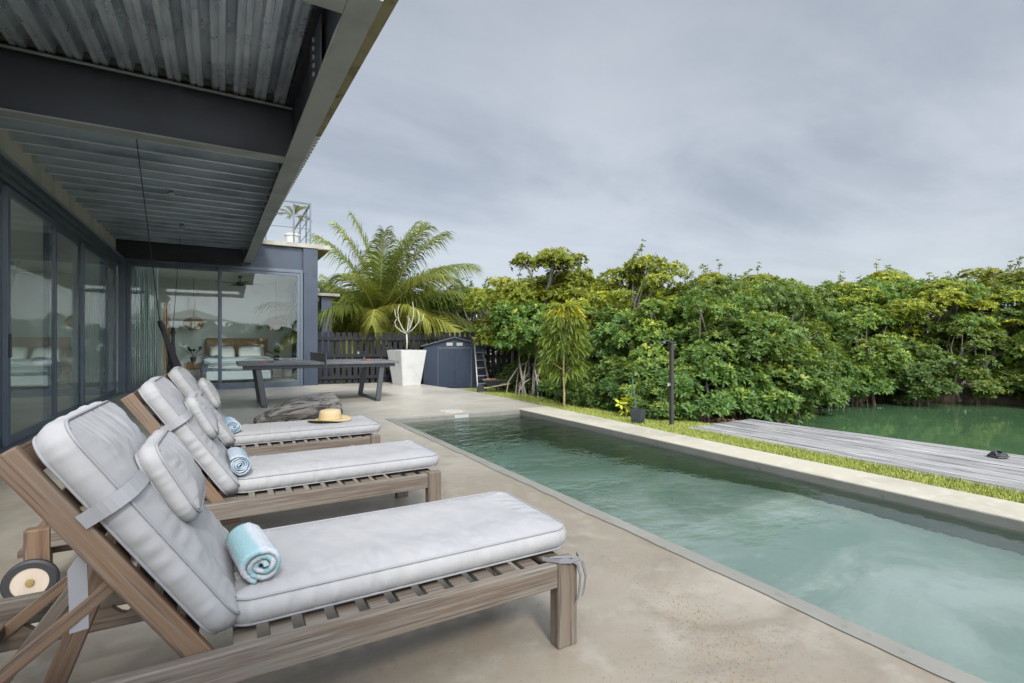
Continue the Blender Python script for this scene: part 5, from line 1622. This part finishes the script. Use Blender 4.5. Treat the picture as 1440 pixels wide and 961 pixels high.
# ------------------------------------------------------------------ palms
def frond_mesh(seed, L=3.0, n=74, leaf=.62, arch=.9, sidew=1., w0=.034):
    """frond along +X, arching down; leaflets both sides, hanging"""
    rng = np.random.default_rng(seed)
    s = np.linspace(0, 1, 40)
    ang = -arch * s ** 1.6
    xs = np.concatenate([[0], np.cumsum(np.cos(ang[:-1]) * L / 39)]); zs = np.concatenate([[0], np.cumsum(np.sin(ang[:-1]) * L / 39)])
    V, F_ = [], []
    tone = []
    for sgn in (-1, 1):
        for i in range(n):
            t = .16 + .84 * (i + rng.uniform(-.3, .3)) / n
            x = np.interp(t, s, xs); z = np.interp(t, s, zs); a = np.interp(t, s, ang)
            ln = leaf * (math.sin(PI * min(1, .12 + .88 * (1 - (t - .16) / .84) ** .75)) * .75 + .25) * rng.uniform(.85, 1.1)
            fw = rng.uniform(.45, .75) + .5 * t
            d = np.array([math.cos(a) * fw, sgn * sidew, math.sin(a) * fw + rng.uniform(.0, .35)]); d /= np.linalg.norm(d)
            wv = np.array([math.cos(a), 0, math.sin(a)]) * w0 * .5
            hang = rng.uniform(.35, .75)
            b = np.array([x, 0, z]); p = [b]
            for q in (.33, .66, 1.):
                p.append(b + d * ln * q + np.array([0, -sgn * .10 * ln * q * q, -hang * ln * q * q]))
            i0 = len(V)
            wd = (.7, 1., .75, .12)
            for pp, w_ in zip(p, wd): V += [pp - wv * w_, pp + wv * w_]
            for q in range(3): F_.append((i0 + 2 * q, i0 + 2 * q + 1, i0 + 2 * q + 3, i0 + 2 * q + 2))
            tone += [rng.random() * .5 + (.35 if t > .8 else 0) * rng.random()] * 8
    me = np_mesh('frond', V, F_, {'tone': tone})
    bm = bmesh.new(); tube(bm, [(x, 0, z - .005) for x, z in zip(xs[::3], zs[::3])], list(np.linspace(.026, .005, len(xs[::3]))), 6)
    rm = bpy.data.meshes.new('rachis'); bm.to_mesh(rm); bm.free(); rm.materials.append(M_FROND)
    me.materials.append(M_PALM)
    return me, rm
FR = [frond_mesh(i, 3.0, 60, .78, ar, w0=.05) for i, ar in enumerate((.5, .8, 1.15, 1.55))]
M_PALMY = leaf_mat('ageing_palm_leaf', (.15, .19, .03), (.24, .24, .045), (.38, .31, .06), .5, .3)
def frond_at(seed, az, el, L, n=104, leaf=1.0, w0=.028, bend=1.5):
    """a palm frond leaving the crown at azimuth az, elevation el; it arches and its leaflets hang under gravity"""
    rng = np.random.default_rng(seed)
    N = 36
    a = R(az); e = R(el)
    P = [np.zeros(3)]; D = []
    for i in range(N):
        f = i / (N - 1)
        ee = e - bend * f ** 1.5 * (.25 + .75 * math.cos(e))
        D.append(np.array([math.cos(a) * math.cos(ee), math.sin(a) * math.cos(ee), math.sin(ee)]))
        P.append(P[-1] + D[-1] * L / N)
    P = np.array(P[:-1]); D = np.array(D); side0 = np.array([-math.sin(a), math.cos(a), 0])
    tw = rng.uniform(-.5, .5)
    V, F_, tone = [], [], []
    ss = np.linspace(0, 1, N)
    for sg in (-1, 1):
        for i in range(n):
            t = .14 + .86 * (i + rng.uniform(-.3, .3)) / n
            t = min(.999, t); k_ = t * (N - 1); q0 = int(k_); fr = k_ - q0; q1 = min(N - 1, q0 + 1)
            b = P[q0] * (1 - fr) + P[q1] * fr; d = D[q0]
            nrm = np.cross(d, side0); nrm /= np.linalg.norm(nrm)
            if nrm[2] < 0: nrm = -nrm
            sd = side0 * math.cos(tw * t) + nrm * math.sin(tw * t)
            ln = leaf * L / 3.0 * (.35 + .65 * math.sin(PI * (.18 + .74 * (t - .14) / .86))) * rng.uniform(.85, 1.1)
            v = sd * sg * (1.0 - .45 * t) + d * (.42 + .75 * t * t) + nrm * rng.uniform(.15, .45)
            v /= np.linalg.norm(v)
            hang = rng.uniform(.5, .95)
            wv = d * w0 * .5
            i0 = len(V)
            for q, w_ in ((0, .7), (.3, 1.), (.65, .75), (1., .1)):
                pp = b + v * ln * q + np.array([0, 0, -hang * ln * q ** 2.2])
                V += [pp - wv * w_, pp + wv * w_]
            for q in range(3): F_.append((i0 + 2 * q, i0 + 2 * q + 1, i0 + 2 * q + 3, i0 + 2 * q + 2))
            tone += [rng.random() * .5 + (.4 * rng.random() if t > .8 else 0)] * 8
    me = np_mesh('frond', V, F_, {'tone': tone})
    bm = bmesh.new(); tube(bm, [tuple(p) for p in P[::3]], list(np.linspace(.026, .005, len(P[::3]))), 6)
    rm = bpy.data.meshes.new('rachis'); bm.to_mesh(rm); bm.free(); rm.materials.append(M_FROND)
    return me, rm
def palm(label, x, y, z, s, spec, th=1.5, seed=0, group=None):
    t = empty('coconut_palm', label, 'palm', (x, y, z), 0, group); t.scale = (s, s, s)
    bm = bmesh.new(); tube(bm, [(0, 0, -.1), (.03, 0, th * .5), (0, 0, th), (0, 0, th + .3)], [.19, .15, .13, .10], 12); obj('trunk', bm, M_BARK, t, smooth=True)
    for i, (az, el, L, old) in enumerate(spec):
        me, rm = frond_at(seed * 50 + i, az, el, L)
        me.materials.append(M_PALMY if old else M_PALM)
        o = bpy.data.objects.new('frond', me); COL.objects.link(o); o.parent = t; o.location = (0, 0, th + .2)
        q = bpy.data.objects.new('rachis', rm); COL.objects.link(q); q.parent = o
    return t
# azimuth in degrees from +X; the camera looks along about 60, so -30 is picture right and 150 picture left
palm('large young coconut palm with arching fronds behind the picket fence', 4.35, 15.9, -.15, 1.12,
     [(150, 86, 3.3, 0), (-20, 82, 3.2, 0), (-40, 70, 3.3, 0), (170, 72, 3.0, 0), (80, 70, 3.1, 0), (-100, 74, 2.9, 0), (-30, 56, 3.3, 0), (10, 60, 3.1, 0), (-60, 50, 3.0, 0), (150, 52, 2.7, 0), (-35, 40, 3.2, 0), (120, 48, 2.8, 0), (-130, 52, 2.6, 0),
      (-20, 26, 3.1, 0), (-45, 20, 3.0, 1), (-75, 30, 2.6, 1), (-110, 28, 2.4, 1), (-150, 34, 2.3, 0), (175, 36, 2.5, 0), (140, 25, 2.6, 0), (60, 40, 2.8, 0), (20, 34, 2.9, 0), (-28, 8, 2.5, 1), (-60, 6, 2.1, 1), (-110, 4, 1.9, 1), (165, 12, 2.1, 1), (-10, 80, 3.3, 0), (160, 80, 3.1, 0), (-45, 76, 3.2, 0)], 1.45, 1)
palm('smaller coconut palm close behind the corner of the bedroom block', 3.25, 16.7, -.15, .85,
     [(150, 78, 3, 0), (100, 75, 3, 0), (-30, 66, 3, 0), (190, 50, 3, 0), (150, 40, 3, 0), (-60, 45, 2.8, 0), (-110, 40, 2.6, 1), (-150, 26, 2.6, 1), (60, 44, 3, 0), (0, 36, 2.8, 0), (-90, 15, 2.5, 1), (-130, 60, 2.8, 0), (-30, 25, 2.8, 0), (120, 20, 2.6, 1)], 1.45, 2)
palm('distant small palm top showing over the fence right of the large palm', 8.3, 21.5, -.15, .8,
     [(a, 30 + 28 * (i % 3), 2.6, 0) for i, a in enumerate(range(0, 360, 30))], 2.3, 3)
# small palm in the roof planter
rp = empty('potted_palm', 'small yellow-green palm growing in the white pot on the roof', 'potted palm', (1.60, YF + .38, 3.92))
bm = bmesh.new(); tube(bm, [(0, 0, 0), (.02, 0, .28), (.03, 0, .52)], [.024, .018, .014], 8); obj('stem', bm, M_FROND, rp)
for i in range(11):
    o = bpy.data.objects.new('frond', FR[2][0]); COL.objects.link(o); o.parent = rp
    o.location = (.03, 0, .50); o.rotation_euler = (Matrix.Rotation(R(i * 137), 4, 'Z') @ Matrix.Rotation(-R(20 + 50 * ((i * .37) % 1)), 4, 'Y')).to_euler()
    o.scale = (.15, .15, .15); o.material_slots[0].link = 'OBJECT'; o.material_slots[0].material = M_PALMY if i % 3 else M_PALM

# ------------------------------------------------------------------ white parasol behind the camera, seen in the window reflections
ps = empty('patio_parasol', 'large cream parasol mirrored in the bedroom window glass', 'parasol', (-1.3, -1.6, 0))
bm = bmesh.new(); n = 8
rings = [[bm.verts.new((r_ * math.cos(2 * PI * i / n), r_ * math.sin(2 * PI * i / n), z)) for i in range(n)] for r_, z in ((1.65, 2.25), (.85, 2.55), (.05, 2.8))]
for A, B in zip(rings, rings[1:]):
    for i in range(n): bm.faces.new((A[i], A[(i + 1) % n], B[(i + 1) % n], B[i]))
solid(bm, .01); obj('canopy', bm, M_CREAM, ps)
bm = bmesh.new(); tube(bm, [(0, 0, 0), (0, 0, 2.85)], .025, 10); obj('pole', bm, M_TEAK, ps)
bm = bmesh.new(); box(bm, -.3, .3, -.3, .3, 0, .07, .01); obj('base', bm, M_DARK, ps)
for i in range(15):
    x = -14 + i * 2.15
    tree('broadleaf_tree', ('bushA', 'bushC', 'bushB')[i % 3], x, -25 + tr.uniform(-.6, .6), -.3, tr.uniform(1.25, 1.6), i, 'dark tree across the garden, mirrored in the window glass', 'trees mirrored in the glass', roots=False, mat=M_LEAFB)

# ------------------------------------------------------------------ dry seeds and leaf crumbs blown over the patio
def crumbs():
    g = np.random.default_rng(12); P = []
    for (x, y, sx, sy, n) in ((1.62, 1.30, .10, .16, 520), (1.42, 1.08, .22, .10, 420), (1.75, 1.75, .08, .25, 160), (1.25, 1.0, .3, .3, 120), (1.6, 3.4, .3, .9, 160), (1.2, 6.2, .6, 1.6, 120)):
        P.append(np.stack([g.normal(x, sx, n), g.normal(y, sy, n)], 1))
    P = np.concatenate(P); P = P[P[:, 0] < PX0 - EDGE - .05]; n = len(P)
    P = np.concatenate([P, np.full((n, 1), .002)], 1)
    a = g.random(n) * 6.3; L = g.uniform(.0015, .0045, n)
    d = np.stack([np.cos(a), np.sin(a), 0 * a], 1) * L[:, None]; s_ = np.stack([-np.sin(a), np.cos(a), 0 * a], 1) * (L * .45)[:, None]; u_ = np.array([[0, 0, .0018]])
    V = np.stack([P - d, P + s_, P + d, P - s_, P + u_], 1).reshape(-1, 3)
    i0 = (np.arange(n) * 5)[:, None]
    F_ = np.concatenate([i0 + np.array([[a_, b_, 4]]) for a_, b_ in ((0, 3), (3, 2), (2, 1), (1, 0))])
    return np_mesh('dry_seeds', V, F_)
k = MatB('dry_seed', (.30, .19, .09), .9); k.over(k.island(), (.16, .10, .05))
tag(link('dry_seeds', crumbs(), k.done()), 'tiny brown dry seeds scattered over the patio by the pool', 'dry seeds', kind='stuff')
